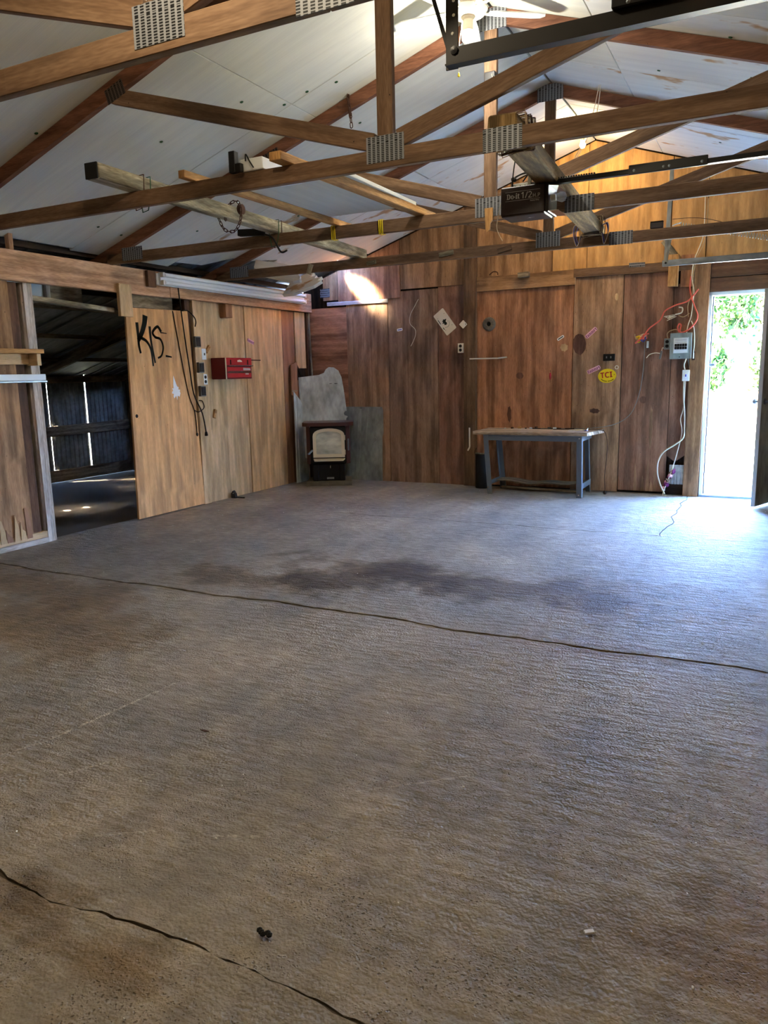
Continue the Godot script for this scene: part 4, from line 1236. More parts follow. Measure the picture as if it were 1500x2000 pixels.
	poly(st, "splinter", [Vector2(-0.028, 0.05), Vector2(0.03, 0.05), Vector2(0.028, -0.03), Vector2(0.012, -0.05), Vector2(0.010, -0.09), Vector2(-0.012, -0.105), Vector2(-0.02, -0.09)], 0.0, 0.014, M.fresh)
	# dark box on the king post above
	var bb := thing("junction_box", "small black junction box on the king post under the fan", "junction box", Vector3(3.652, 3.255, 3.405))
	bxp(bb, "box", Vector3(-0.035, -0.04, -0.025), Vector3(0.04, 0.04, 0.03), M.black, 0.004)
	cable(bb, "wire", [Vector3(0.02, 0.02, 0.032), Vector3(0.03, -0.02, 0.05), Vector3(0.0, -0.05, 0.03), Vector3(-0.02, -0.08, 0.02)], 0.004, M.greyplastic)
	var br := thing("dark_block", "small dark block standing on the far truss chord beside the track strap", "block", Vector3(4.527, 2.463, 1.84))
	bxp(br, "block", Vector3(-0.05, 0.0, -0.02), Vector3(0.05, 0.05, 0.025), M.brown, 0.005)
	bxp(br, "cap", Vector3(-0.05, 0.05, -0.018), Vector3(0.05, 0.056, 0.022), M.blackrough)
	# twin lamp wires that hang from the right slope
	var cw := thing("lamp_wire", "pair of thin pale lamp wires hanging by the far bulb", "wire", Vector3(3.9, 3.3, 1.9))
	for k in 2:
		var o := 0.012 * k
		cable(cw, "strand", [Vector3(0.20 + o, 0.22, 0.25), Vector3(0.13 + o * 2.5, 0.06, 0.12), Vector3(0.04 + o * 2, -0.12, 0.05), Vector3(-0.06 + o, -0.26, 0.0), Vector3(-0.14, -0.36, -0.04)], 0.003, M.whitecable)
	# broken foam by the far left corner
	var frag := [["foam_fragment", "curled broken foam slab with a brown edge above the far truss heel", Vector3(0.66, 2.47, 1.62), [[-0.32, 0.06], [0.02, 0.10], [0.22, 0.08], [0.36, -0.10], [0.30, -0.14], [-0.10, -0.14], [-0.26, -0.06]], -0.25], ["foam_fragment", "jagged broken foam slab hanging over the end of the fluorescent fixture", Vector3(0.40, 2.41, 0.75), [[-0.20, 0.20], [0.03, 0.22], [0.06, 0.15], [0.12, 0.16], [0.11, 0.09], [0.20, 0.08], [0.19, 0.02], [0.30, 0.0], [0.26, -0.06], [0.33, -0.10], [0.24, -0.16], [-0.05, -0.18], [-0.22, -0.12]], 0.20]]
	for q in frag:
		var t := thing(q[0], q[1], "foam", q[2], 0.0, "broken foam pieces")
		var pts := []
		for p in q[3]: pts.append(Vector2(p[0], p[1]))
		poly(t, "slab", pts, -0.018, 0.018, M.foamstain, false, Transform3D(Basis(Vector3.BACK, q[4]) * Basis(Vector3.RIGHT, -0.9), Vector3.ZERO))
		for k in 5:
			var g := Geo.new()
			var p: Array = q[3][2 + k % 3]
			g.add_box(Vector3(0.05, 0.03, 0.04), 0.012, roff(), Transform3D(Basis(Vector3.BACK, q[4]) * Basis(Vector3.RIGHT, -0.9), Vector3.ZERO) * Transform3D(Basis(Vector3.UP, k * 1.3), Vector3(p[0] - 0.01 * k, p[1] + 0.012 * k, 0.0)))
			put(t, "crumb", g.mesh(), M.foamcore)

# ---------------------------------------------------------------- garage door opener
func opener() -> void:
	var t := thing("door_opener", "dark brown garage door opener box with lettering and a black rail", "opener", Vector3(4.03, 2.285, 3.80))
	bxp(t, "housing", Vector3(-0.14, 0.0, -0.10), Vector3(0.135, 0.165, 0.10), M.brown, 0.006)
	bxp(t, "underside", Vector3(-0.135, -0.006, -0.095), Vector3(0.13, 0.0, 0.095), M.brown, 0.002)
	bxp(t, "end_plate", Vector3(0.135, 0.0, -0.10), Vector3(0.155, 0.16, 0.10), M.darkmetal, 0.003)
	var fz := 0.1006
	for y in [0.133, 0.082]:
		bxp(t, "line", Vector3(-0.110, y, 0.099), Vector3(0.105, y + 0.0015, fz + 0.0006), M.lettering, 0.0)
	words(t, "lettering", "Do-it", 0.030, M.lettering, Transform3D(Basis(Vector3.RIGHT * 0.8, Vector3.UP, Vector3.BACK), Vector3(-0.062, 0.107, fz)), "Droid Serif", 700)
	words(t, "lettering", "1/2", 0.036, M.lettering, Transform3D(Basis(), Vector3(0.022, 0.108, fz)))
	words(t, "lettering", "H.P", 0.022, M.lettering, Transform3D(Basis(), Vector3(0.082, 0.101, fz)))
	words(t, "lettering", "heavy-duty", 0.008, M.lettering, Transform3D(Basis(), Vector3(0.072, 0.074, fz)))
	poly(t, "mark", [Vector2(-0.02, -0.01), Vector2(-0.006, -0.004), Vector2(0.0, -0.014), Vector2(0.006, -0.002), Vector2(0.03, 0.006), Vector2(0.006, 0.006), Vector2(-0.004, 0.014), Vector2(-0.006, 0.002)], 0.0, 0.001, M.lettering, false, Transform3D(Basis(Vector3.RIGHT, PI / 2), Vector3(0.02, -0.0065, 0.01)))
	# lamp end: two chromed flaps and a clear bulb
	poly(t, "lens_flap", [Vector2(-0.1, 0.0), Vector2(0.09, 0.0), Vector2(0.09, 0.055), Vector2(-0.10, 0.055)], 0.0, 0.003, M.chrome, false, Transform3D(Basis(Vector3(0, 0, 1), Vector3(1, -0.15, 0).normalized(), Vector3(0.15, 1, 0)), Vector3(0.155, 0.15, 0.0)))
	poly(t, "lens_flap", [Vector2(-0.1, 0.0), Vector2(0.09, 0.0), Vector2(0.09, 0.060), Vector2(-0.10, 0.060)], 0.0, 0.003, M.chrome, false, Transform3D(Basis(Vector3(0, 0, 1), Vector3(1, -0.05, 0).normalized(), Vector3(0.05, 1, 0)), Vector3(0.155, 0.005, 0.0)))
	lathe(t, "bulb_socket", [Vector2(0.0, 0.03), Vector2(0.018, 0.03), Vector2(0.02, 0.0)], M.white, Transform3D(Basis(Vector3.BACK, -PI / 2), Vector3(0.155, 0.085, 0.04)), 12)
	var g := Geo.new()
	g.lathe([Vector2(0.014, 0.0), Vector2(0.022, 0.012), Vector2(0.031, 0.035), Vector2(0.024, 0.056), Vector2(0.0, 0.066)], 16, Transform3D(Basis(Vector3.BACK, -PI / 2), Vector3(0.185, 0.085, 0.04)))
	tag(put(t, "bulb", g.mesh(), M.clear), "clear unlit bulb")
	# rail with chain
	bxp(t, "rail", Vector3(-0.02, 0.168, -0.022), Vector3(3.0, 0.195, 0.022), M.black, 0.003)
	bxp(t, "rail_splice", Vector3(0.60, 0.160, 0.022), Vector3(1.02, 0.212, 0.032), M.black, 0.003)
	for x in [0.63, 0.79, 0.82, 0.99]:
		lathe(t, "bolt", [Vector2(0.0, 0.005), Vector2(0.007, 0.004), Vector2(0.008, 0.0)], M.trackmetal, Transform3D(Basis(Vector3.RIGHT, PI / 2), Vector3(x, 0.18, 0.032)), 8)
	for k in 24:
		bxp(t, "chain_link", Vector3(0.05 + k * 0.015, 0.197, -0.006), Vector3(0.061 + k * 0.015, 0.207, 0.006), M.darkmetal, 0.002)
	# straps and mounting
	bxp(t, "mount_strap", Vector3(-0.10, 0.165, 0.02), Vector3(0.02, 0.196, 0.024), M.galv, 0.001)
	for x in [-0.07, -0.04, -0.01]:
		lathe(t, "strap_hole", [Vector2(0.0, 0.001), Vector2(0.004, 0.0)], M.black, Transform3D(Basis(Vector3.RIGHT, PI / 2), Vector3(x, 0.182, 0.0245)), 8)
	board(t, "hanger", Vector3(0.015, 0.17, 0.02), Vector3(0.01, 0.42, -0.04), 0.02, 0.028, M.galvdark)
	board(t, "hanger", Vector3(0.04, 0.17, -0.06), Vector3(0.075, 0.36, -0.05), 0.02, 0.02, M.galvdark)
	cable(t, "power_cord", [Vector3(-0.08, 0.165, 0.06), Vector3(-0.075, 0.22, 0.05), Vector3(-0.01, 0.25, 0.03), Vector3(0.05, 0.23, 0.02), Vector3(0.10, 0.19, 0.0), Vector3(0.105, 0.165, 0.0)], 0.006, M.black)
	cable(t, "power_cord", [Vector3(-0.08, 0.17, 0.07), Vector3(-0.07, 0.28, 0.06), Vector3(-0.06, 0.42, 0.02), Vector3(-0.05, 0.55, -0.02)], 0.004, M.black)
	cable(t, "power_cord", [Vector3(-0.02, 0.20, 0.04), Vector3(0.03, 0.27, 0.03), Vector3(0.07, 0.36, 0.0), Vector3(0.075, 0.45, -0.05)], 0.005, M.black)
	lathe(t, "cord_knot", [Vector2(0.0, -0.02), Vector2(0.012, -0.012), Vector2(0.014, 0.01), Vector2(0.0, 0.02)], M.black, Transform3D(Basis(Vector3.BACK, 1.1), Vector3(-0.072, 0.215, 0.055)), 8)
	cable(t, "signal_wire", [Vector3(-0.14, 0.10, 0.08), Vector3(-0.16, 0.0, 0.09), Vector3(-0.165, -0.07, 0.09), Vector3(-0.13, -0.14, 0.09)], 0.002, M.whitecable)

func tracks() -> void:
	# far door track, its strap and the coil spring
	var t := thing("door_track", "grey garage door track hung from a strap beside the far wall", "track", Vector3(4.5, 2.24, 1.2))
	var g := Geo.new()
	g.prism(PackedVector2Array([Vector2(-0.012, 0.0), Vector2(0.014, 0.0), Vector2(0.014, 0.006), Vector2(-0.006, 0.006), Vector2(-0.006, 0.046), Vector2(0.014, 0.046), Vector2(0.014, 0.052), Vector2(-0.012, 0.052)]), 0.0, 2.75, false, Vector2.ZERO, Transform3D(Basis(Vector3(0, 0, -1), Vector3.UP, Vector3(1, 0, 0)), Vector3.ZERO))
	put(t, "rail", g.mesh(), M.trackmetal)
	bxp(t, "rail_web", Vector3(0.0, 0.005, 0.013), Vector3(2.75, 0.047, 0.016), M.trackmetal, 0.001)
	board(t, "strap", Vector3(0.03, 0.03, 0.02), Vector3(0.05, 0.80, 0.02), 0.004, 0.034, M.galvdark, Vector3.RIGHT, 0.0005)
	board(t, "strap", Vector3(0.035, 0.04, 0.024), Vector3(0.075, 0.30, 0.024), 0.004, 0.018, M.galvdark, Vector3.RIGHT, 0.0005)
	lathe(t, "bolt", [Vector2(0.0, 0.008), Vector2(0.009, 0.006), Vector2(0.01, 0.0)], M.black, Transform3D(Basis(Vector3.RIGHT, PI / 2), Vector3(0.03, 0.028, 0.016)), 8)
	var s := thing("door_spring", "stretched coil spring above the far garage door track", "spring", Vector3(4.60, 2.58, 1.2))
	var p := []
	for k in 400:
		var u := k / 400.0
		var a := u * TAU * 46.0
		p.append(Vector3(0.04 + u * 1.0, cos(a) * 0.021 - u * 0.25, sin(a) * 0.021))
	var gs := Geo.new()
	gs.tube(p, 0.0032, 4)
	put(s, "coil", gs.mesh(), M.galvdark)
	cable(s, "hook", [Vector3(-0.03, 0.0, 0.0), Vector3(0.0, 0.01, 0.0), Vector3(0.045, 0.02, 0.0)], 0.005, M.galv)
	cable(s, "safety_cable", [Vector3(-0.03, 0.055, 0.0), Vector3(0.12, 0.05, 0.0), Vector3(0.28, 0.02, 0.0), Vector3(0.6, -0.09, 0.0), Vector3(1.04, -0.20, 0.0)], 0.0025, M.rust)
	# near door track
	var n := thing("door_track", "heavy black garage door track with a hanger at the top right", "track", Vector3(4.50, 2.262, 6.25))
	var g2 := Geo.new()
	g2.prism(PackedVector2Array([Vector2(-0.03, 0.0), Vector2(0.004, 0.0), Vector2(0.004, 0.058), Vector2(-0.001, 0.058), Vector2(-0.001, 0.005), Vector2(-0.03, 0.005)]), 0.0, 2.75, false, Vector2.ZERO, Transform3D(Basis(Vector3(0, 0, -1), Vector3.UP, Vector3(1, 0, 0)), Vector3.ZERO))
	put(n, "rail", g2.mesh(), M.darkmetal)
	bxp(n, "angle", Vector3(0.0, 0.0, -0.006), Vector3(2.75, 0.045, -0.002), M.darkmetal, 0.001)
	bxp(n, "hanger", Vector3(-0.012, 0.0, -0.012), Vector3(0.028, 0.62, -0.007), M.darkmetal, 0.001)
	for y in [0.05, 0.10, 0.15, 0.19]:
		lathe(n, "slot", [Vector2(0.0, 0.001), Vector2(0.004, 0.001), Vector2(0.005, 0.0)], M.foamcore, Transform3D(Basis(Vector3.RIGHT, PI / 2), Vector3(0.010 + 0.004 * (int(y * 100) % 2), y, -0.0068)), 8)
	board(n, "brace", Vector3(0.004, 0.03, -0.014), Vector3(-0.07, 0.26, -0.014), 0.004, 0.012, M.black, Vector3.RIGHT, 0.0005)
	lathe(n, "bolt", [Vector2(0.0, 0.014), Vector2(0.012, 0.012), Vector2(0.013, 0.0)], M.black, Transform3D(Basis(Vector3.RIGHT, PI / 2), Vector3(0.035, 0.032, 0.034)), 8)
	bxp(n, "door_bracket", Vector3(0.485, 0.055, -0.02), Vector3(0.70, 0.16, 0.02), M.black, 0.004)
	lathe(n, "rivet", [Vector2(0.0, 0.004), Vector2(0.006, 0.0)], M.trackmetal, Transform3D(Basis(Vector3.RIGHT, PI / 2), Vector3(0.53, 0.065, 0.02)), 8)

# ---------------------------------------------------------------- things on the left wall
func lx(x: float, y: float, z: float) -> Transform3D: return Transform3D(LW, Vector3(x, y, z))

func left_things() -> void:
	# red tool chest
	var t := thing("toolbox", "red metal tool chest with drawers hung on the left wall", "toolbox", Vector3(0.006, 1.335, 1.77))
	bxp(t, "body", Vector3(0.0, 0.0, -0.228), Vector3(0.195, 0.228, 0.228), M.darkred, 0.004)
	bxp(t, "side_panel", Vector3(0.0, 0.002, 0.228), Vector3(0.196, 0.226, 0.231), M.darkred, 0.001)
	bxp(t, "lid", Vector3(0.195, 0.148, -0.225), Vector3(0.201, 0.226, 0.225), M.red, 0.002)
	bxp(t, "edge_trim", Vector3(0.19, 0.0, 0.224), Vector3(0.202, 0.228, 0.2315), M.cream, 0.001)
	bxp(t, "tray_lip", Vector3(0.195, 0.136, -0.235), Vector3(0.214, 0.146, 0.19), M.chrome, 0.002)
	for k in 2:
		var y: float = [0.078, 0.016][k]
		var d := bxp(t, "drawer", Vector3(0.195, y, -0.205), Vector3(0.203, y + 0.050, 0.21), M.red, 0.002)
		var lip := Geo.new()
		lip.add_box(Vector3(0.40, 0.008, 0.008), 0.001, Vector2.ZERO)
		put(t, "drawer_pull", lip.mesh(), M.chrome, Transform3D(Basis(Vector3.UP, PI / 2), Vector3(0.206, y + (0.004 if k == 0 else 0.05), 0.0)))
	for z in [0.15, -0.15]:
		bxp(t, "latch", Vector3(0.200, 0.155, z - 0.008), Vector3(0.206, 0.205, z + 0.008), M.blackrough, 0.002)
	poly(t, "sticker", [Vector2(-0.04, 0.0), Vector2(0.045, 0.0), Vector2(0.035, 0.016), Vector2(0.0, 0.026), Vector2(-0.04, 0.018)], 0.0, 0.001, M.cream, false, lx(0.2012, 0.182, -0.01))
	poly(t, "sticker", [Vector2(-0.06, 0.0), Vector2(0.07, 0.0), Vector2(0.065, 0.022), Vector2(-0.06, 0.028)], 0.0, 0.001, M.lettering, false, lx(0.2032, 0.092, -0.125))
	poly(t, "sticker", [Vector2(-0.03, 0.0), Vector2(0.03, 0.0), Vector2(0.025, 0.014), Vector2(-0.03, 0.014)], 0.0, 0.001, M.lettering, false, lx(0.2032, 0.046, -0.13))
	var rod := thing("bar_peg", "thin dark peg sticking out beside the red tool chest", "peg", Vector3(0.0, 1.545, 1.24))
	cable(rod, "peg", [Vector3(0.0, 0.0, 0.12), Vector3(0.03, 0.0, 0.06), Vector3(0.035, 0.0, -0.10)], 0.006, M.rust)
	# switch boxes on the post, top to bottom
	var info := [[1.727, 2.245, "top grey switch box on the left wall post"], [1.462, 2.215, "middle grey switch box on the left wall post"], [1.216, 2.21, "lowest grey switch box on the left wall post"]]
	for k in 3:
		var s := thing("switch_box", info[k][2], "switch box", Vector3(0.022, info[k][0], info[k][1]), 0.0, "grey switch boxes")
		bxp(s, "box", Vector3(0.0, -0.055, -0.042), Vector3(0.035, 0.055, 0.042), M.greyplastic, 0.003)
		bxp(s, "cover", Vector3(0.035, -0.045, -0.034), Vector3(0.040, 0.045, 0.034), M.darkmetal, 0.002)
		bxp(s, "slot", Vector3(0.040, 0.0, -0.024), Vector3(0.042, 0.03, 0.024), M.black, 0.001)
	var sp := thing("switch_plate", "white light switch plate beside the grey switch boxes", "light switch", Vector3(0.002, 1.602, 2.125))
	bxp(sp, "plate", Vector3(0.0, -0.058, -0.036), Vector3(0.022, 0.058, 0.036), M.white, 0.003)
	bxp(sp, "toggle", Vector3(0.022, -0.012, -0.005), Vector3(0.034, 0.012, 0.005), M.greyplastic, 0.002)
	var ou := thing("wall_outlet", "white double outlet below the left wall switch plate", "outlet", Vector3(0.002, 1.338, 2.125))
	bxp(ou, "plate", Vector3(0.0, -0.056, -0.034), Vector3(0.02, 0.056, 0.034), M.white, 0.003)
	for y in [-0.024, 0.024]:
		lathe(ou, "socket", [Vector2(0.0, 0.003), Vector2(0.017, 0.003), Vector2(0.018, 0.0)], M.black, Transform3D(Basis(Vector3.BACK, -PI / 2), Vector3(0.02, y, 0.0)), 14)
	for k in 2:
		var q: Array = [[1.655, 2.05, -0.75], [0.965, 1.995, -0.30]][k]
		var c := thing("wood_clip", ["tilted little wood batten above the red tool chest", "little wood batten low on the left wall below the outlet"][k], "batten", Vector3(0.0, q[0], q[1]), 0.0, "wood battens on the left wall")
		var g := Geo.new()
		g.add_box(Vector3(0.035, 0.095, 0.025), 0.003, roff(), lx(0.0125, 0, 0) * Transform3D(Basis(Vector3.BACK, q[2]), Vector3.ZERO))
		put(c, "batten", g.mesh(), M.fresh)
		for y in [-0.02, 0.02]:
			lathe(c, "nail", [Vector2(0.0, 0.001), Vector2(0.004, 0.0)], M.black, lx(0.0255, 0, 0) * Transform3D(Basis(Vector3.BACK, q[2]) * Basis(Vector3.RIGHT, PI / 2), Basis(Vector3.BACK, q[2]) * Vector3(0, y, 0)), 6)
	# torn pink sticker
	sticker("sticker", "torn pink lettered sticker on the left wall above the tool chest", lx(0.0052, 1.758, 1.268) * Transform3D(Basis(Vector3.BACK, -0.3), Vector3.ZERO), 0.12, 0.042, M.pink, "fannrt", M.purple, 0.030)
	# long cords that dangle by the post
	var c1 := thing("extension_lead", "long black cord hanging from the fluorescent fixture with a plug", "cord", Vector3(0.06, 0.75, 2.3), 0.0, "cords on the left wall")
	cable(c1, "cord", [Vector3(0.03, 1.55, 0.24), Vector3(0.015, 1.31, 0.20), Vector3(0.005, 1.0, 0.155), Vector3(0.0, 0.70, 0.11), Vector3(0.0, 0.44, 0.07), Vector3(0.0, 0.24, -0.04), Vector3(0.0, 0.03, -0.085)], 0.007, M.blackrough)
	lathe(c1, "plug", [Vector2(0.0, 0.03), Vector2(0.012, 0.025), Vector2(0.017, 0.0), Vector2(0.017, -0.018), Vector2(0.0, -0.02)], M.blackrough, Transform3D(Basis(), Vector3(0.0, 0.01, -0.085)), 10)
	var c2 := thing("extension_lead", "thinner black cord with a curled loop beside the long cord", "cord", Vector3(0.035, 0.76, 2.365), 0.0, "cords on the left wall")
	cable(c2, "cord", [Vector3(0.0, 1.26, 0.21), Vector3(0.0, 0.85, 0.14), Vector3(0.0, 0.44, 0.06), Vector3(0.0, 0.24, -0.02), Vector3(0.0, 0.0, -0.035)], 0.005, M.blackrough)
	cable(c2, "loop", [Vector3(0.0, 0.26, -0.02), Vector3(0.0, 0.24, -0.08), Vector3(0.0, 0.28, -0.17), Vector3(0.0, 0.35, -0.15), Vector3(0.0, 0.36, -0.10)], 0.005, M.blackrough)
	lathe(c2, "plug", [Vector2(0.0, 0.025), Vector2(0.009, 0.02), Vector2(0.013, 0.0), Vector2(0.0, -0.016)], M.blackrough, Transform3D(Basis(), Vector3(0.0, 0.0, -0.035)), 10)
	var c3 := thing("wall_cable", "dark cable bent over the top of the left wall post", "cable", Vector3(0.04, 1.9, 2.3))
	cable(c3, "cable", [Vector3(0.0, 0.13, 0.14), Vector3(0.0, 0.135, 0.06), Vector3(0.01, 0.08, -0.02), Vector3(0.01, 0.03, -0.045), Vector3(0.0, -0.02, -0.04)], 0.006, M.blackrough)
	# two shelf ends that reach in from the left
	var s1 := thing("shelf_bracket", "pale wood shelf end on a block at the left edge", "shelf", Vector3(0.0, 1.48, 4.2))
	bxp(s1, "board", Vector3(0.012, 0.095, 0.05), Vector3(0.16, 0.13, 1.5), M.fresh)
	bxp(s1, "block", Vector3(0.012, 0.0, 0.07), Vector3(0.14, 0.094, 0.11), M.plytan)
	bxp(s1, "block", Vector3(0.012, 0.01, 0.112), Vector3(0.045, 0.094, 1.4), M.plytan)
	var s2 := thing("metal_shelf_rail", "pale metal rail under the wood shelf end at the left edge", "rail", Vector3(0.0, 1.34, 4.2))
	bxp(s2, "rail", Vector3(0.012, 0.02, 0.04), Vector3(0.14, 0.072, 1.5), M.paintframe, 0.004)
	bxp(s2, "lip", Vector3(0.012, 0.005, 0.035), Vector3(0.146, 0.02, 1.5), M.trackmetal, 0.003)
	# small black thing on the floor
	var bt := thing("black_clip", "small black plastic clip lying at the foot of the left wall", "clip", Vector3(0.06, 0.003, 1.80))
	poly(bt, "body", [Vector2(-0.03, 0.0), Vector2(0.03, 0.0), Vector2(0.02, 0.05), Vector2(-0.005, 0.085), Vector2(-0.03, 0.05)], -0.02, 0.02, M.black, false)
	board(bt, "tail", Vector3(0.02, 0.01, 0.0), Vector3(0.13, 0.006, -0.02), 0.02, 0.012, M.black)
	lathe(bt, "stud", [Vector2(0.0, 0.004), Vector2(0.006, 0.0)], M.white, Transform3D(Basis(Vector3.RIGHT, PI / 2), Vector3(0.0, 0.055, 0.02)), 8)

func sticker(called: String, label: String, xf: Transform3D, w: float, h: float, m: Material, s: String, lm: Material, cap: float, group := "") -> void:
	var t := thing(called, label, "sticker", xf.origin, 0.0, group)
	var r := Transform3D(xf.basis, Vector3.ZERO)
	var c := h * 0.2
	poly(t, "backing", [Vector2(-w / 2 + c, -h / 2), Vector2(w / 2 - c, -h / 2), Vector2(w / 2, -h / 2 + c), Vector2(w / 2, h / 2 - c), Vector2(w / 2 - c, h / 2), Vector2(-w / 2 + c, h / 2), Vector2(-w / 2, h / 2 - c), Vector2(-w / 2, -h / 2 + c)], 0.0, 0.0008, m, false, r)
	if s != "": words(t, "lettering", s, cap, lm, r * Transform3D(Basis(), Vector3(0, 0, 0.0009)), "Droid Serif", 700)
	else: poly(t, "print", [Vector2(-w * 0.36, -h * 0.16), Vector2(w * 0.36, -h * 0.16), Vector2(w * 0.36, h * 0.16), Vector2(-w * 0.36, h * 0.16)], 0.0008, 0.0014, lm, false, r)

# ---------------------------------------------------------------- things on the far wall
func far_things() -> void:
	var R := func(x: float, y: float, z: float, a: float) -> Transform3D: return Transform3D(Basis(Vector3.BACK, a), Vector3(x, y, z))
	# licence plate
	var p := thing("plate_sign", "cream number plate with a dark emblem hung askew on the far wall", "plate", Vector3(1.921, 1.948, 0.010))
	var pr := Transform3D(Basis(Vector3.BACK, -0.93), Vector3.ZERO)
	var rr := []
	for q in [[0.135, 0.065], [0.135, -0.065], [-0.135, -0.065], [-0.135, 0.065]]:
		for k in 4:
			var a: float = atan2(signf(q[1]), signf(q[0])) + (k / 3.0 - 0.5) * -PI / 2.0
			rr.append(Vector2(q[0] + cos(a) * 0.012, q[1] + sin(a) * 0.012))
	poly(p, "plate", rr, 0.0, 0.0015, M.cream, false, pr)
	var em := []
	for k in 16:
		var a := TAU * k / 16.0
		var r := 0.030 + 0.010 * sin(k * 2.7) + 0.006 * cos(k * 4.1)
		em.append(Vector2(0.0 + cos(a) * r * 1.1, sin(a) * r))
	tag(poly(p, "emblem", em, 0.0015, 0.0025, M.spray, false, pr), "dark animal-head emblem")
	var em2 := []
	for k in 12:
		em2.append(Vector2(0.008 + cos(TAU * k / 12.0) * 0.013, 0.022 + sin(TAU * k / 12.0) * 0.011))
	poly(p, "emblem_patch", em2, 0.0025, 0.003, M.cream, false, pr)
	for k in 9:
		var a := 0.4 + k * 0.22
		bxp(p, "emblem_dot", Vector3(-0.003, -0.003, 0.0), Vector3(0.003, 0.003, 0.001), M.spray, 0.0).transform = pr * Transform3D(Basis(Vector3.BACK, a), Vector3(sin(a) * 0.068, cos(a) * 0.052 - 0.002, 0.002))
	for q in [[-0.04, -0.058, 0.06], [0.055, -0.058, 0.03]]:
		poly(p, "small_print", [Vector2(q[0] - q[2] / 2, q[1] - 0.004), Vector2(q[0] + q[2] / 2, q[1] - 0.004), Vector2(q[0] + q[2] / 2, q[1] + 0.004), Vector2(q[0] - q[2] / 2, q[1] + 0.004)], 0.0015, 0.002, M.spray, false, pr)
	for q in [[0.085, 0.05], [-0.085, 0.05], [0.085, -0.05], [-0.085, -0.05]]:
		lathe(p, "hole", [Vector2(0.0, 0.001), Vector2(0.004, 0.0)], M.spray, pr * Transform3D(Basis(Vector3.RIGHT, PI / 2), Vector3(q[0], q[1], 0.0017)), 6)
	# tag beside it
	var tg := thing("paper_tag", "small blank cream tag hung as a diamond beside the number plate", "tag", Vector3(2.168, 1.905, 0.050))
	poly(tg, "tag", [Vector2(-0.036, -0.03), Vector2(-0.03, -0.036), Vector2(0.036, -0.036), Vector2(0.036, 0.03), Vector2(0.03, 0.036), Vector2(-0.036, 0.036)], 0.0, 0.002, M.cream, false, R.call(0, 0, 0, 0.75))
	lathe(tg, "hole", [Vector2(0.0, 0.001), Vector2(0.006, 0.0)], M.spray, Transform3D(Basis(Vector3.RIGHT, PI / 2), Vector3(0.03, 0.002, 0.002)), 8)
	# outlet by the post
	var ou := thing("wall_outlet", "pale double outlet beside the tall post on the far wall", "outlet", Vector3(2.132, 1.635, 0.006))
	bxp(ou, "box", Vector3(-0.034, -0.055, 0.0), Vector3(0.034, 0.055, 0.045), M.cream, 0.003)
	for y in [-0.023, 0.023]:
		lathe(ou, "socket", [Vector2(0.0, 0.003), Vector2(0.018, 0.003), Vector2(0.019, 0.0)], M.black, Transform3D(Basis(Vector3.RIGHT, PI / 2), Vector3(0, y, 0.045)), 14)
	# worn grinding disc
	var dc := thing("grinding_disc", "worn grey round disc hung on the far wall beside the post", "disc", Vector3(2.47, 1.895, 0.003))
	lathe(dc, "disc", [Vector2(0.024, 0.012), Vector2(0.030, 0.026), Vector2(0.060, 0.022), Vector2(0.078, 0.010), Vector2(0.080, 0.0)], M.stone, Transform3D(Basis(Vector3.RIGHT, PI / 2), Vector3.ZERO), 24)
	lathe(dc, "hub", [Vector2(0.0, 0.010), Vector2(0.024, 0.012)], M.blackrough, Transform3D(Basis(Vector3.RIGHT, PI / 2), Vector3.ZERO), 16)
	# perforated strap across the post
	var st := thing("metal_strap", "thin pale perforated strap nailed across post and plywood", "strap", Vector3(2.46, 1.507, 0.02))
	board(st, "strap", Vector3(-0.215, 0.0, 0.028), Vector3(-0.14, 0.0, 0.028), 0.002, 0.016, M.cream)
	board(st, "strap", Vector3(-0.14, 0.0, 0.028), Vector3(0.12, -0.002, -0.008), 0.002, 0.016, M.cream)
	board(st, "strap", Vector3(0.12, -0.002, -0.008), Vector3(0.228, 0.008, -0.016), 0.002, 0.016, M.galv)
	# short perforated bar at the foot of the post
	var s2 := thing("metal_strap", "pale perforated strap hanging low on the post beside the bench", "strap", Vector3(2.235, 0.56, 0.052))
	board(s2, "strap", Vector3(0.01, 0.14, 0.0), Vector3(0.012, -0.09, 0.0), 0.018, 0.003, M.cream, Vector3.BACK)
	board(s2, "strap", Vector3(0.012, -0.09, 0.0), Vector3(-0.012, -0.135, 0.0), 0.018, 0.003, M.cream, Vector3.BACK)
	# stickers
	sticker("sticker", "tiny white and blue sticker on the stove side of the far wall", R.call(1.32, 1.884, 0.002, 0.12), 0.075, 0.032, M.white, "", M.blue, 0.01)
	sticker("sticker", "tiny white tilted sticker above the bench", R.call(3.305, 1.706, 0.002, 0.55), 0.085, 0.03, M.white, "", M.spray, 0.01)
	sticker("sticker", "upper pink lettered sticker on the far wall, steeply tilted", R.call(3.641, 1.747, 0.011, 0.72), 0.15, 0.045, M.pink, "fannrt", M.purple, 0.032, "pink stickers")
	sticker("sticker", "lower pink lettered sticker beside the yellow oval", R.call(3.68, 1.35, 0.011, 0.42), 0.15, 0.045, M.pink, "fannrt", M.purple, 0.032, "pink stickers")
	var ov := thing("oval_sticker", "yellow oval sticker with red letters above the bench", "sticker", Vector3(3.825, 1.281, 0.009))
	var op := []
	for k in 28: op.append(Vector2(cos(TAU * k / 28.0) * 0.098, sin(TAU * k / 28.0) * 0.076))
	poly(ov, "backing", op, 0.0, 0.001, M.yellow, false, R.call(0, 0, 0, 0.10))
	words(ov, "lettering", "TCI", 0.060, M.red, R.call(-0.008, 0.008, 0.0012, 0.10), "Droid Sans", 700)
	words(ov, "lettering", ">", 0.018, M.spray, R.call(0.076, 0.012, 0.0012, 0.10), "Droid Sans", 700)
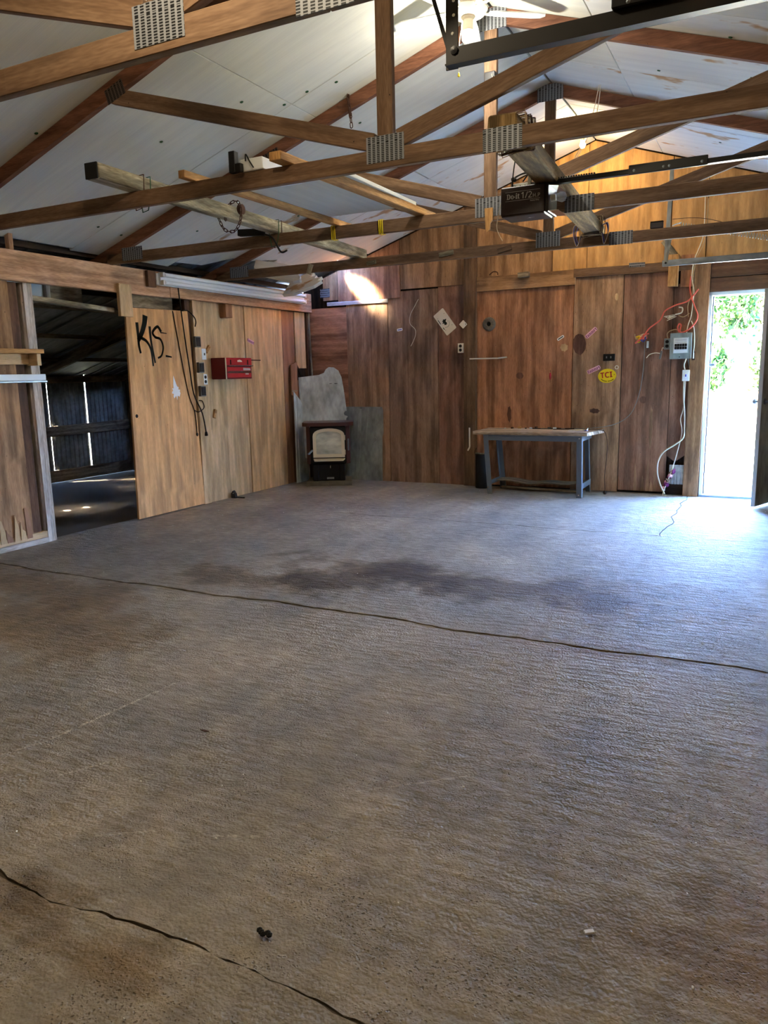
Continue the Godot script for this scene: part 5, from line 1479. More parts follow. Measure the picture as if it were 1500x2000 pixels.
	for k in 15:
		var a := -2.45 + k * 0.125
		if k == 7: continue
		poly(ov, "small_print", [Vector2(-0.0035, -0.004), Vector2(0.0035, -0.004), Vector2(0.0035, 0.004), Vector2(-0.0035, 0.004)], 0.001, 0.0015, M.spray, false, R.call(cos(a) * 0.080 + 0.004, sin(a) * 0.059, 0.0, a + PI / 2))
	# black switch plate
	var bs := thing("switch_plate", "black switch plate above the yellow oval sticker", "light switch", Vector3(3.84, 1.478, 0.008))
	bxp(bs, "plate", Vector3(-0.062, -0.037, 0.0), Vector3(0.062, 0.037, 0.008), M.black, 0.003)
	for x in [-0.026, 0.02]:
		bxp(bs, "toggle", Vector3(x - 0.006, -0.01, 0.008), Vector3(x + 0.006, 0.012, 0.014), M.greyplastic, 0.002)
	# fishing lure
	var lu := thing("red_lure", "small red lure hanging on the plywood above the bench", "lure", Vector3(3.197, 1.287, 0.008))
	lathe(lu, "body", [Vector2(0.0, 0.045), Vector2(0.010, 0.03), Vector2(0.013, 0.0), Vector2(0.009, -0.03), Vector2(0.0, -0.045)], M.red, Transform3D.IDENTITY, 10)
	lathe(lu, "eye", [Vector2(0.0, 0.066), Vector2(0.005, 0.06), Vector2(0.0, 0.05)], M.rust, Transform3D.IDENTITY, 8)
	cable(lu, "hook", [Vector3(0, -0.04, 0), Vector3(0.004, -0.06, 0.004), Vector3(0.0, -0.068, 0.01)], 0.0015, M.rust)
	# ring on the wall
	var rg := thing("metal_ring", "small pale metal ring on the plywood right of the oval sticker", "ring", Vector3(3.925, 1.37, 0.014))
	var gr := Geo.new()
	var cp := []
	for k in 14: cp.append(Vector3(cos(TAU * k / 14.0) * 0.017, sin(TAU * k / 14.0) * 0.017, 0))
	gr.tube(cp, 0.004, 5, true)
	put(rg, "ring", gr.mesh(), M.cream)
	# white string
	var ws := thing("white_string", "curved white string hanging on the far wall above the stove side", "string", Vector3(1.5, 1.95, 0.012))
	cable(ws, "string", [Vector3(0.08, 0.28, 0), Vector3(0.03, 0.20, 0), Vector3(-0.03, 0.10, 0), Vector3(-0.035, 0.0, 0), Vector3(0.03, -0.07, 0), Vector3(0.035, -0.14, 0), Vector3(0.0, -0.22, 0), Vector3(-0.03, -0.27, 0)], 0.0035, M.whitecable)
	# clamp lamp shade? a hammer-like iron on the chord
	var hm := thing("iron_hook", "small dark iron hook on the board above the bench", "hook", Vector3(2.53, 2.46, 0.03))
	cable(hm, "hook", [Vector3(-0.05, -0.02, 0.0), Vector3(0.0, 0.01, 0.01), Vector3(0.05, 0.0, 0.02), Vector3(0.06, -0.03, 0.03)], 0.006, M.rust)
	# fuse box
	var fb := thing("fuse_box", "grey metal fuse box with breakers beside the open door", "fuse box", Vector3(4.575, 1.572, 0.006))
	bxp(fb, "box", Vector3(-0.105, -0.128, 0.0), Vector3(0.10, 0.128, 0.085), M.greybox, 0.004)
	bxp(fb, "cover", Vector3(-0.108, -0.131, 0.085), Vector3(0.103, 0.131, 0.090), M.greybox, 0.002)
	bxp(fb, "panel_frame", Vector3(-0.075, -0.075, 0.090), Vector3(0.072, 0.085, 0.094), M.galv, 0.002)
	bxp(fb, "panel", Vector3(-0.068, -0.070, 0.094), Vector3(0.065, 0.078, 0.0955), M.white, 0.0)
	for k in 10:
		bxp(fb, "breaker", Vector3(-0.060 + (k % 5) * 0.0245, -0.035 + int(k / 5) * 0.030, 0.0955), Vector3(-0.0385 + (k % 5) * 0.0245, -0.008 + int(k / 5) * 0.030, 0.103), M.black, 0.002)
	for y in [0.035, 0.05, 0.064]:
		bxp(fb, "print_line", Vector3(-0.06, y, 0.0955), Vector3(0.055, y + 0.004, 0.0962), M.greyplastic, 0.0)
	lathe(fb, "screw", [Vector2(0.0, 0.003), Vector2(0.006, 0.0)], M.black, Transform3D(Basis(Vector3.RIGHT, PI / 2), Vector3(-0.01, -0.112, 0.09)), 8)
	var ob := thing("outlet_box", "small grey outlet box attached beside the fuse box", "outlet", Vector3(4.438, 1.598, 0.006))
	bxp(ob, "box", Vector3(-0.034, -0.055, 0.0), Vector3(0.027, 0.055, 0.055), M.greybox, 0.003)
	for y in [-0.022, 0.022]:
		lathe(ob, "socket", [Vector2(0.0, 0.003), Vector2(0.017, 0.003), Vector2(0.018, 0.0)], M.black, Transform3D(Basis(Vector3.RIGHT, PI / 2), Vector3(-0.003, y, 0.055)), 14)
	var gy := thing("cord_end", "short grey plug end dangling below the outlet box", "plug", Vector3(4.38, 1.50, 0.05))
	board(gy, "plug", Vector3(-0.012, -0.055, 0.0), Vector3(0.004, 0.03, 0.0), 0.022, 0.02, M.greyplastic)
	cable(gy, "wire", [Vector3(0.004, 0.03, 0), Vector3(0.012, 0.06, 0), Vector3(0.03, 0.05, 0.0)], 0.003, M.whitecable)
	var sw := thing("switch_plate", "white light switch box below the fuse box", "light switch", Vector3(4.635, 1.27, 0.005))
	bxp(sw, "box", Vector3(-0.038, -0.057, 0.0), Vector3(0.034, 0.057, 0.05), M.white, 0.003)
	bxp(sw, "toggle", Vector3(-0.008, -0.012, 0.05), Vector3(0.006, 0.012, 0.062), M.blue, 0.002)
	# hinge and small plates
	var hp := thing("metal_plate", "small upright metal plate below the knot of wires", "plate", Vector3(4.235, 1.60, 0.004))
	bxp(hp, "plate", Vector3(-0.011, -0.035, 0.0), Vector3(0.011, 0.035, 0.006), M.galv)
	# corrugated patch, insulation tuft and sill piece by the door post
	var mp := thing("metal_patch", "small ribbed metal patch low beside the door post", "metal patch", Vector3(4.58, 0.115, -0.02))
	ribbed(mp, "ribbed_sheet", Vector3(-0.075, 0.0, 0.0), Vector3(0, 0.21, 0), Vector3(0.15, 0, 0), 0.032, 0.008, M.galv)
	bxp(mp, "backing_board", Vector3(-0.12, -0.11, -0.01), Vector3(0.08, -0.002, 0.002), M.darkwood)
	var it := thing("insulation_tuft", "torn pink-grey insulation tuft low beside the door post", "insulation", Vector3(4.50, 0.04, 0.03))
	for k in 9:
		var q := Vector3(-0.045 + 0.012 * k + rng.randf_range(-0.02, 0.02), 0.03 + 0.024 * k, rng.randf_range(-0.015, 0.02))
		var pf := []
		for s in 6: pf.append(Vector2(0.034 * sin(PI * s / 5.0) * (0.7 + 0.3 * sin(s * 2.0 + k)), -0.03 + 0.012 * s))
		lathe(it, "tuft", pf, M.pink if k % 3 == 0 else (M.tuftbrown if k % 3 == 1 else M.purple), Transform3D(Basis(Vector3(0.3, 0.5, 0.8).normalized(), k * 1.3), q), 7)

# ---------------------------------------------------------------- stove and metal sheets
func stove() -> void:
	var t := thing("wood_stove", "black and brown wood stove with an arched door in the corner", "stove", Vector3(0.50, 0.0, 0.42), 0.50)
	# local: +z is the front
	var hp := []
	for q in [[-0.27, 0.22], [-0.20, 0.26], [0.20, 0.26], [0.27, 0.22], [0.28, -0.22], [-0.28, -0.22]]: hp.append(Vector2(q[0], -q[1]))
	tag(poly(t, "hearth_slab", hp, 0.0, 0.055, M.stone, false, Transform3D(Basis(Vector3.RIGHT, Vector3.FORWARD * 1.0, Vector3.UP), Vector3.ZERO) * Transform3D(Basis(Vector3.RIGHT, Vector3.DOWN, Vector3.BACK), Vector3.ZERO)), "grey stone hearth slab")
	bxp(t, "pedestal", Vector3(-0.19, 0.055, -0.17), Vector3(0.19, 0.27, 0.15), M.stove, 0.01)
	bxp(t, "pedestal_leg", Vector3(-0.20, 0.055, 0.10), Vector3(-0.13, 0.27, 0.165), M.stove, 0.008)
	bxp(t, "pedestal_leg", Vector3(0.13, 0.055, 0.10), Vector3(0.20, 0.27, 0.165), M.stove, 0.008)
	bxp(t, "ash_drawer", Vector3(-0.03, 0.075, 0.15), Vector3(0.06, 0.10, 0.158), M.greyplastic)
	cable(t, "damper_pull", [Vector3(0.02, 0.255, 0.16), Vector3(0.02, 0.245, 0.19), Vector3(0.02, 0.22, 0.195)], 0.005, M.chrome)
	bxp(t, "body", Vector3(-0.225, 0.27, -0.21), Vector3(0.225, 0.735, 0.19), M.stove, 0.012)
	for s in [-1.0, 1.0]:
		bxp(t, "side_shield", Vector3(s * 0.262 - 0.008, 0.27, -0.20), Vector3(s * 0.262 + 0.008, 0.735, 0.14), M.enamel, 0.004)
		board(t, "corner_panel", Vector3(s * 0.243, 0.27, 0.165), Vector3(s * 0.243, 0.735, 0.165), 0.055, 0.012, M.enamel, Vector3(s * 0.7, 0, 0.7))
	# top plate with a front that juts out
	var tp := []
	for q in [[-0.315, -0.23], [0.315, -0.23], [0.315, 0.14], [0.25, 0.225], [-0.25, 0.225], [-0.315, 0.14]]: tp.append(Vector2(q[0], q[1]))
	tag(poly(t, "top_plate", tp, -0.045, 0.0, M.enamel, false, Transform3D(Basis(Vector3.RIGHT, Vector3.BACK, Vector3.DOWN), Vector3(0, 0.737, 0))), "brown enamel top plate")
	# arched door
	var ring := []
	var inner := []
	for k in 13:
		var a := PI * k / 12.0
		ring.append(Vector2(cos(a) * 0.195, 0.62 + pow(sin(a), 0.75) * 0.095))
		inner.append(Vector2(cos(a) * 0.155, 0.615 + pow(sin(a), 0.75) * 0.065))
	ring.append(Vector2(-0.195, 0.36))
	ring.append(Vector2(0.195, 0.36))
	inner.append(Vector2(-0.155, 0.40))
	inner.append(Vector2(0.155, 0.40))
	var d := Node3D.new()
	d.name = "door"
	t.add_child(d)
	d.position = Vector3(0.01, -0.005, 0.19)
	# frame as quads between the two outlines, with depth
	var g := Geo.new()
	for k in ring.size():
		var k2 := (k + 1) % ring.size()
		g.prism(PackedVector2Array([ring[k], ring[k2], inner[k2], inner[k]]), 0.0, 0.035, false, Vector2.ZERO)
	tag(put(d, "door_frame", g.mesh(), M.brass), "pale brass arched door frame")
	tag(poly(d, "glass", inner, 0.008, 0.014, M.ash, false), "ash-coated pale stove glass")
	board(d, "handle", Vector3(-0.20, 0.455, 0.04), Vector3(-0.255, 0.405, 0.07), 0.02, 0.02, M.trackmetal)
	lathe(d, "hinge", [Vector2(0.0, 0.03), Vector2(0.010, 0.03), Vector2(0.010, -0.03), Vector2(0.0, -0.03)], M.brass, Transform3D(Basis(), Vector3(0.195, 0.42, 0.03)), 8)
	lathe(d, "hinge", [Vector2(0.0, 0.03), Vector2(0.010, 0.03), Vector2(0.010, -0.03), Vector2(0.0, -0.03)], M.brass, Transform3D(Basis(), Vector3(0.195, 0.60, 0.03)), 8)
	board(t, "side_handle", Vector3(0.25, 0.43, 0.20), Vector3(0.25, 0.58, 0.20), 0.02, 0.02, M.trackmetal, Vector3.BACK, 0.006)
	poly(t, "ash_lip", [Vector2(-0.20, 0.0), Vector2(0.20, 0.0), Vector2(0.17, 0.075), Vector2(-0.18, 0.075)], 0.0, 0.018, M.brass, false, Transform3D(Basis(Vector3.RIGHT, Vector3(0, -0.25, 1).normalized(), Vector3(0, 1, 0.25).normalized() * -1.0), Vector3(0.01, 0.345, 0.18)))
	# sheet standing behind the stove
	var a := thing("metal_sheet", "dull grey ragged metal sheet standing upright behind the stove top", "metal sheet", Vector3(0.31, 0.0, 0.23), 0.44, "metal sheets around the stove")
	var ap := []
	for q in [[-0.245, 0.30], [0.285, 0.30], [0.30, 0.80], [0.325, 0.83], [0.28, 0.845], [0.27, 0.87], [0.29, 0.90], [0.31, 0.90], [0.295, 1.05], [0.275, 1.21], [0.255, 1.33], [0.22, 1.41], [0.16, 1.45], [0.10, 1.455], [0.06, 1.43], [0.035, 1.385], [-0.03, 1.36], [-0.28, 1.335], [-0.275, 1.10]]: ap.append(Vector2(q[0], q[1]))
	poly(a, "sheet", ap, 0.0, 0.004, M.galv)
	board(a, "folded_edge", Vector3(-0.268, 0.75, 0.0), Vector3(-0.282, 1.335, 0.0), 0.03, 0.004, M.galv, Vector3(0.8, 0, 0.6), 0.0005)
	bxp(a, "slit", Vector3(0.10, 1.245, 0.004), Vector3(0.13, 1.25, 0.005), M.black, 0.0)
	bxp(a, "slit", Vector3(0.165, 1.243, 0.004), Vector3(0.20, 1.25, 0.005), M.black, 0.0)
	board(a, "prop", Vector3(0.0, 0.0, -0.03), Vector3(0.0, 0.9, -0.015), 0.04, 0.02, M.darkwood, Vector3.BACK)
	var b := thing("metal_sheet", "dark galvanised sheet flat on the wall right of the stove", "metal sheet", Vector3(0.78, 0.0, 0.008), 0.0, "metal sheets around the stove")
	poly(b, "sheet", [Vector2(-0.55, 0.0), Vector2(0.262, 0.0), Vector2(0.272, 0.5), Vector2(0.27, 0.56), Vector2(0.29, 0.62), Vector2(0.29, 0.90), Vector2(0.275, 0.945), Vector2(-0.55, 0.95)], 0.0, 0.004, M.galvdark)
	for q in [[0.0, 0.45, 0.93, 0.8], [0.12, 0.50, 0.55, 1.5], [-0.10, 0.1, 0.92, 0.3]]:
		board(b, "dent", Vector3(q[0], q[1], 0.003), Vector3(q[0] + 0.06, q[2], 0.004), 0.05, 0.006, M.galvdark, Vector3.BACK, 0.0025)
	var c := thing("metal_sheet", "narrow upright galvanised strip leaning on the left wall by the stove", "metal sheet", Vector3(0.075, 0.0, 0.41), 0.0, "metal sheets around the stove")
	poly(c, "sheet", [Vector2(-0.135, 0.0), Vector2(0.16, 0.0), Vector2(0.16, 0.82), Vector2(0.08, 1.0), Vector2(-0.10, 1.15), Vector2(-0.12, 1.16)], 0.0, 0.004, M.galv, true, lx(0, 0, 0))
	for z in [0.115, 0.06]:
		board(c, "rib", Vector3(0.006, 0.01, z), Vector3(0.006, 1.1, z), 0.014, 0.012, M.galv, Vector3.RIGHT, 0.003)
	var e := thing("brown_board", "torn brown board end above the narrow metal strip by the stove", "board", Vector3(0.035, 1.1, 0.44))
	poly(e, "board", [Vector2(-0.085, 0.02), Vector2(0.04, 0.0), Vector2(0.065, 0.38), Vector2(0.055, 0.43), Vector2(-0.08, 0.39)], 0.0, 0.014, M.plydull, true, lx(0, 0, 0))
	bxp(e, "tape_band", Vector3(0.0145, 0.06, -0.045), Vector3(0.017, 0.075, 0.085), M.weather, 0.0)
	poly(e, "torn_strip", [Vector2(0.0, 0.0), Vector2(0.03, 0.0), Vector2(0.22, -0.26), Vector2(0.19, -0.27)], 0.0, 0.012, M.darkwood, true, lx(-0.02, 0.42, -0.05))

# ---------------------------------------------------------------- workbench
func angle_leg(par: Node, a: Vector3, b: Vector3, sx: float, sz: float) -> void:
	var g := Geo.new()
	var w := 0.055
	var th := 0.004
	var X := Vector3(sx, 0, 0)
	var Z := Vector3(0, 0, sz)
	for pair in [[X, Z], [Z, X]]:
		var u: Vector3 = pair[0]
		var n: Vector3 = pair[1]
		var q := [a, a + u * w, b + u * w, b]
		for s in [0.0, th]:
			var o: Vector3 = n * s
			var nn: Vector3 = n * (-1.0 if s == 0.0 else 1.0)
			g.flat(q[0] + o, q[1] + o, q[2] + o, nn, Vector2.ZERO, Vector2.ZERO, Vector2.ZERO)
			g.flat(q[0] + o, q[2] + o, q[3] + o, nn, Vector2.ZERO, Vector2.ZERO, Vector2.ZERO)
		g.flat(q[1], q[2], q[2] + n * th, u, Vector2.ZERO, Vector2.ZERO, Vector2.ZERO)
		g.flat(q[1], q[2] + n * th, q[1] + n * th, u, Vector2.ZERO, Vector2.ZERO, Vector2.ZERO)
	put(par, "leg", g.mesh(), M.bluesteel)

func bench() -> void:
	var t := thing("workbench", "blue-grey steel workbench with a worn wooden top by the far wall", "workbench", Vector3(3.15, 0.0, 0.33))
	# local origin in the middle of the floor plan
	angle_leg(t, Vector3(-0.545, 0.665, 0.255), Vector3(-0.49, 0.0, 0.255), 1, -1)
	angle_leg(t, Vector3(0.545, 0.665, 0.26), Vector3(0.55, 0.0, 0.23), -1, -1)
	angle_leg(t, Vector3(-0.555, 0.665, -0.24), Vector3(-0.485, 0.0, -0.24), 1, 1)
	angle_leg(t, Vector3(0.51, 0.665, -0.28), Vector3(0.54, 0.0, -0.28), -1, 1)
	bxp(t, "front_apron", Vector3(-0.535, 0.605, 0.243), Vector3(0.535, 0.668, 0.249), M.bluesteel, 0.002)
	bxp(t, "back_apron", Vector3(-0.54, 0.605, -0.262), Vector3(0.53, 0.668, -0.256), M.bluesteel, 0.002)
	bxp(t, "side_apron", Vector3(-0.542, 0.605, -0.25), Vector3(-0.536, 0.668, 0.24), M.bluesteel, 0.002)
	bxp(t, "side_apron", Vector3(0.532, 0.605, -0.27), Vector3(0.538, 0.668, 0.25), M.bluesteel, 0.002)
	bxp(t, "foot_rail", Vector3(-0.485, 0.10, -0.20), Vector3(-0.48, 0.15, 0.22), M.bluesteel, 0.001)
	bxp(t, "foot_rail", Vector3(0.535, 0.09, -0.27), Vector3(0.54, 0.15, 0.22), M.bluesteel, 0.001)
	# warped lower shelf
	var g := Geo.new()
	for k in 20:
		var x0 := -0.52 + k * 0.053
		var x1 := x0 + 0.053
		var y0 := 0.135 - 0.028 * sin(PI * (x0 + 0.52) / 1.06) + 0.008 * sin(x0 * 14.0)
		var y1 := 0.135 - 0.028 * sin(PI * (x1 + 0.52) / 1.06) + 0.008 * sin(x1 * 14.0)
		for s in [0.0, -0.012]:
			var n := Vector3(0, 1 if s == 0.0 else -1, 0)
			g.flat(Vector3(x0, y0 + s, -0.26), Vector3(x1, y1 + s, -0.26), Vector3(x1, y1 + s, -0.02), n, Vector2(x0 * 0.5, 0), Vector2(x1 * 0.5, 0), Vector2(x1 * 0.5, 0.25))
			g.flat(Vector3(x0, y0 + s, -0.26), Vector3(x1, y1 + s, -0.02), Vector3(x0, y0 + s, -0.02), n, Vector2(x0 * 0.5, 0), Vector2(x1 * 0.5, 0.25), Vector2(x0 * 0.5, 0.25))
		for z in [-0.26, -0.02]:
			g.flat(Vector3(x0, y0, z), Vector3(x1, y1, z), Vector3(x1, y1 - 0.012, z), Vector3(0, 0, signf(z + 0.1)), Vector2(x0 * 0.5, 0), Vector2(x1 * 0.5, 0), Vector2(x1 * 0.5, 0.02))
			g.flat(Vector3(x0, y0, z), Vector3(x1, y1 - 0.012, z), Vector3(x0, y0 - 0.012, z), Vector3(0, 0, signf(z + 0.1)), Vector2(x0 * 0.5, 0), Vector2(x1 * 0.5, 0.02), Vector2(x0 * 0.5, 0.02))
	put(t, "lower_shelf", g.mesh(), M.weather2)
	board(t, "lower_brace", Vector3(-0.44, 0.04, -0.10), Vector3(0.50, 0.03, -0.05), 0.05, 0.02, M.weather2)
	# worn top
	poly(t, "table_top", [Vector2(-0.66, -0.27), Vector2(-0.60, -0.275), Vector2(0.55, -0.275), Vector2(0.60, -0.27), Vector2(0.68, 0.22), Vector2(0.67, 0.285), Vector2(-0.66, 0.28)], 0.0, 0.036, M.benchtop, false, Transform3D(Basis(Vector3.RIGHT, Vector3.FORWARD, Vector3.UP), Vector3(0, 0.668, 0)))
	for k in 4:
		lathe(t, "bolt", [Vector2(0.0, 0.005), Vector2(0.007, 0.004), Vector2(0.008, 0.0)], M.chrome, Transform3D(Basis(Vector3.RIGHT, PI / 2), Vector3([0.52, 0.527, -0.48, -0.475][k], [0.64, 0.04, 0.08, 0.04][k], 0.263)), 8)
	# odds and ends on the bench
	var names := [["screwdriver", "long thin screwdriver lying on the back of the bench", 0.25, 0.10, 0.1, 0.20], ["steel_rod", "dark steel rod lying along the bench top", 0.05, 0.14, -0.05, 0.30]]
	for q in names:
		var s := thing(q[0], q[1], "tool", Vector3(3.15 + q[2], 0.710, 0.33 - q[3]), q[4])
		cable(s, "shaft", [Vector3(-q[5] / 2, 0, 0), Vector3(q[5] / 2, 0, 0)], 0.005, M.darkmetal, false)
		cable(s, "grip", [Vector3(q[5] / 2 - 0.07, 0.003, 0), Vector3(q[5] / 2 + 0.03, 0.003, 0)], 0.009, M.blackrough, false)
	var wr := thing("socket_wrench", "chrome socket wrench lying near the end of the bench top", "wrench", Vector3(3.62, 0.712, 0.36), 0.15)
	cable(wr, "handle", [Vector3(-0.11, 0, 0), Vector3(0.05, 0, 0)], 0.007, M.chrome, false)
	lathe(wr, "head", [Vector2(0.0, 0.022), Vector2(0.02, 0.02), Vector2(0.022, 0.0), Vector2(0.0, -0.006)], M.chrome, Transform3D(Basis(), Vector3(0.07, 0, 0)), 14)
	var jar := thing("purple_fitting", "small purple and chrome fitting at the bench corner", "fitting", Vector3(3.70, 0.7045, 0.42))
	lathe(jar, "cap", [Vector2(0.022, 0.0), Vector2(0.022, 0.025), Vector2(0.012, 0.03), Vector2(0.0, 0.03)], M.chrome, Transform3D.IDENTITY, 14)
	lathe(jar, "band", [Vector2(0.0225, 0.006), Vector2(0.0228, 0.014)], M.blue, Transform3D.IDENTITY, 14)
	for k in 9:
		var s := thing("small_part", ["tiny bright metal scrap", "rusty bolt end", "pale wood scrap", "dark steel offcut"][k % 4] + " on the bench top, " + ["first", "second", "third", "fourth", "fifth", "sixth", "seventh", "eighth", "ninth"][k] + " scrap from the can end", "scrap", Vector3(2.72 + k * 0.075 + rng.randf_range(-0.02, 0.02), 0.705, 0.16 + rng.randf_range(-0.05, 0.05)), rng.randf() * 3.0, "scraps on the bench top")
		bxp(s, "scrap", Vector3(-0.02, 0.0, -0.008), Vector3(0.02, 0.012 + 0.006 * (k % 3), 0.01), [M.galv, M.rust, M.fresh, M.darkmetal][k % 4], 0.002)
	# black bucket behind the left legs
	var b := thing("black_can", "dented black metal can standing beside the bench legs", "can", Vector3(2.44, 0.002, 0.155))
	lathe(b, "body", [Vector2(0.0, 0.0), Vector2(0.077, 0.0), Vector2(0.079, 0.01), Vector2(0.078, 0.20), Vector2(0.080, 0.37), Vector2(0.080, 0.40), Vector2(0.076, 0.40), Vector2(0.074, 0.38), Vector2(0.0, 0.375)], M.black, Transform3D.IDENTITY, 22)
	cable(b, "lid_rag", [Vector3(-0.07, 0.405, 0.03), Vector3(-0.03, 0.412, 0.06), Vector3(0.03, 0.408, 0.06), Vector3(0.07, 0.41, 0.02)], 0.010, M.weather)
	cable(b, "handle", [Vector3(-0.08, 0.38, 0.0), Vector3(-0.09, 0.42, 0.01), Vector3(-0.07, 0.47, 0.0)], 0.004, M.rust)

# ---------------------------------------------------------------- wiring at the fuse box
func wiring() -> void:
	var z := 0.055
	var V := func(q: Array) -> Array:
		var o := []
		for p in q: o.append(Vector3(p[0] - 4.6, p[1] - 1.9, (p[2] if p.size() > 2 else z)))
		return o
	var at := Vector3(4.6, 1.9, 0.0)
	var red := thing("red_cable", "red cable drooping from the door post across to the wire knot", "cable", at, 0.0, "wall wiring")
	cable(red, "cable", V.call([[4.715, 2.13, 0.07], [4.65, 2.05], [4.599, 2.011], [4.50, 1.985], [4.404, 1.936], [4.375, 1.88], [4.358, 1.845], [4.30, 1.80], [4.259, 1.772], [4.225, 1.73], [4.205, 1.69], [4.185, 1.655]]), 0.007, M.redcable)
	cable(red, "stub", V.call([[4.19, 1.67], [4.15, 1.645], [4.115, 1.615]]), 0.008, M.redcable)
	cable(red, "stub", V.call([[4.19, 1.70], [4.215, 1.705], [4.25, 1.71]]), 0.006, M.redcable)
	var red2 := thing("red_cable", "red cable looping down the door post into the fuse box top", "cable", at, 0.0, "wall wiring")
	cable(red2, "cable", V.call([[4.636, 2.261], [4.63, 2.15], [4.65, 2.06], [4.69, 1.95, 0.07], [4.719, 1.87, 0.07], [4.70, 1.80, 0.07], [4.64, 1.735, 0.065], [4.59, 1.71], [4.55, 1.715], [4.53, 1.76], [4.545, 1.795], [4.565, 1.78], [4.555, 1.73], [4.565, 1.698]]), 0.007, M.redcable)
	var tan1 := thing("white_cable", "pale cable running down from the gable behind the red cables", "cable", at, 0.0, "wall wiring")
	cable(tan1, "cable", V.call([[4.73, 3.03, 0.035], [4.735, 2.80, 0.035], [4.725, 2.62, 0.04], [4.66, 2.42], [4.645, 2.25], [4.67, 2.12], [4.665, 2.0], [4.655, 1.87], [4.63, 1.78], [4.62, 1.70]]), 0.005, M.whitecable)
	cable(tan1, "branch", V.call([[4.66, 1.82], [4.69, 1.74, 0.06], [4.70, 1.60, 0.06], [4.695, 1.50, 0.06]]), 0.005, M.whitecable)
	var tan2 := thing("tan_cable", "thin tan cable beside the pale one above the fuse box", "cable", at, 0.0, "wall wiring")
	cable(tan2, "cable", V.call([[4.76, 3.0, 0.032], [4.75, 2.62, 0.036], [4.685, 2.45], [4.66, 2.30], [4.655, 2.10], [4.62, 1.98], [4.63, 1.86]]), 0.004, M.tancable)
	var con := thing("wire_clip", "small pale wire connector on the door post below the pale cable", "connector", Vector3(4.697, 1.47, 0.05))
	bxp(con, "clip", Vector3(-0.006, -0.03, 0.0), Vector3(0.006, 0.03, 0.012), M.cream)
	bxp(con, "base", Vector3(-0.016, -0.045, -0.002), Vector3(0.016, 0.045, 0.001), M.rust)
	var kn := thing("wire_knot", "knot of yellow, blue and red wires on the far wall", "wires", Vector3(4.185, 1.67, 0.02))
	for k in 7:
		var m: Material = [M.yellow, M.blue, M.redcable, M.yellow, M.whitecable, M.blue, M.tancable][k]
		var o := Vector3(-0.045 if k % 3 == 0 else 0.01, -0.015 if k % 2 else 0.01, 0.0)
		var pts := []
		for s in 7: pts.append(o + Vector3(rng.randf_range(-0.035, 0.035), rng.randf_range(-0.035, 0.035), 0.005 + rng.randf() * 0.03))
		cable(kn, "strand", pts, 0.0045, m)
	var fr := thing("frayed_wires", "frayed white wire ends bunched on the wall left of the door post", "wires", Vector3(4.47, 1.865, 0.02))
	for k in 6:
		cable(fr, "strand", [Vector3(-0.03 * k * 0.6 + 0.04, 0.01, 0.0), Vector3(0.0 - 0.015 * k, -0.01 + 0.012 * (k % 3), 0.02), Vector3(-0.05 + 0.02 * k, 0.012 * k - 0.03, 0.015)], 0.003, M.whitecable if k % 2 else M.cream)
	cable(fr, "curl", [Vector3(0.03, 0.03, 0), Vector3(0.09, 0.045, 0.01), Vector3(0.095, 0.09, 0.01), Vector3(0.06, 0.10, 0.01)], 0.007, M.cream)
	cable(fr, "lead", [Vector3(0.06, 0.02, 0.0), Vector3(0.11, 0.0, 0.01), Vector3(0.17, 0.035, 0.01)], 0.004, M.tancable)
	var gc := thing("grey_cord", "thin grey cord curving down the wall to the bench top", "cord", Vector3(4.0, 1.2, 0.0))
	cable(gc, "cord", [Vector3(0.207, 0.44, 0.02), Vector3(0.207, 0.31, 0.02), Vector3(0.20, 0.12, 0.02), Vector3(0.179, -0.066, 0.02), Vector3(0.14, -0.22, 0.02), Vector3(0.083, -0.338, 0.03), Vector3(-0.02, -0.42, 0.05), Vector3(-0.15, -0.462, 0.10), Vector3(-0.40, -0.485, 0.16), Vector3(-0.85, -0.487, 0.20)], 0.004, M.greyplastic)
	var cv := thing("pale_wire", "short pale wire arching left of the fuse box", "wire", Vector3(4.3, 1.46, 0.02))
	cable(cv, "wire", [Vector3(-0.07, 0.0, 0.0), Vector3(-0.04, 0.035, 0.0), Vector3(0.02, 0.05, 0.0), Vector3(0.08, 0.04, 0.0)], 0.004, M.whitecable)
	var ob := thing("outlet_lead", "short tan lead from the outlet box up over the fuse box", "wire", Vector3(4.44, 1.66, 0.04))
	cable(ob, "lead", [Vector3(0.0, -0.01, 0.0), Vector3(-0.01, 0.04, 0.0), Vector3(0.02, 0.07, 0.0), Vector3(0.08, 0.08, 0.0), Vector3(0.11, 0.05, 0.01)], 0.005, M.tancable)
	var dn := thing("floor_cable", "pale cables running down from the fuse box to the floor", "cable", Vector3(4.6, 0.0, 0.0))
	cable(dn, "cable", [Vector3(0.03, 1.45, 0.05), Vector3(0.01, 1.38, 0.045), Vector3(0.02, 1.33, 0.04)], 0.007, M.whitecable)
	cable(dn, "cable", [Vector3(0.04, 1.45, 0.05), Vector3(0.055, 1.39, 0.03), Vector3(0.065, 1.33, 0.02)], 0.006, M.greyplastic)
	cable(dn, "cable", [Vector3(0.015, 1.22, 0.04), Vector3(0.02, 1.05, 0.04), Vector3(0.035, 0.9, 0.04), Vector3(0.045, 0.72, 0.04), Vector3(0.035, 0.62, 0.05), Vector3(-0.04, 0.55, 0.06), Vector3(-0.15, 0.47, 0.06), Vector3(-0.20, 0.37, 0.06), Vector3(-0.205, 0.24, 0.06), Vector3(-0.17, 0.12, 0.07), Vector3(-0.12, 0.02, 0.09)], 0.008, M.whitecable)
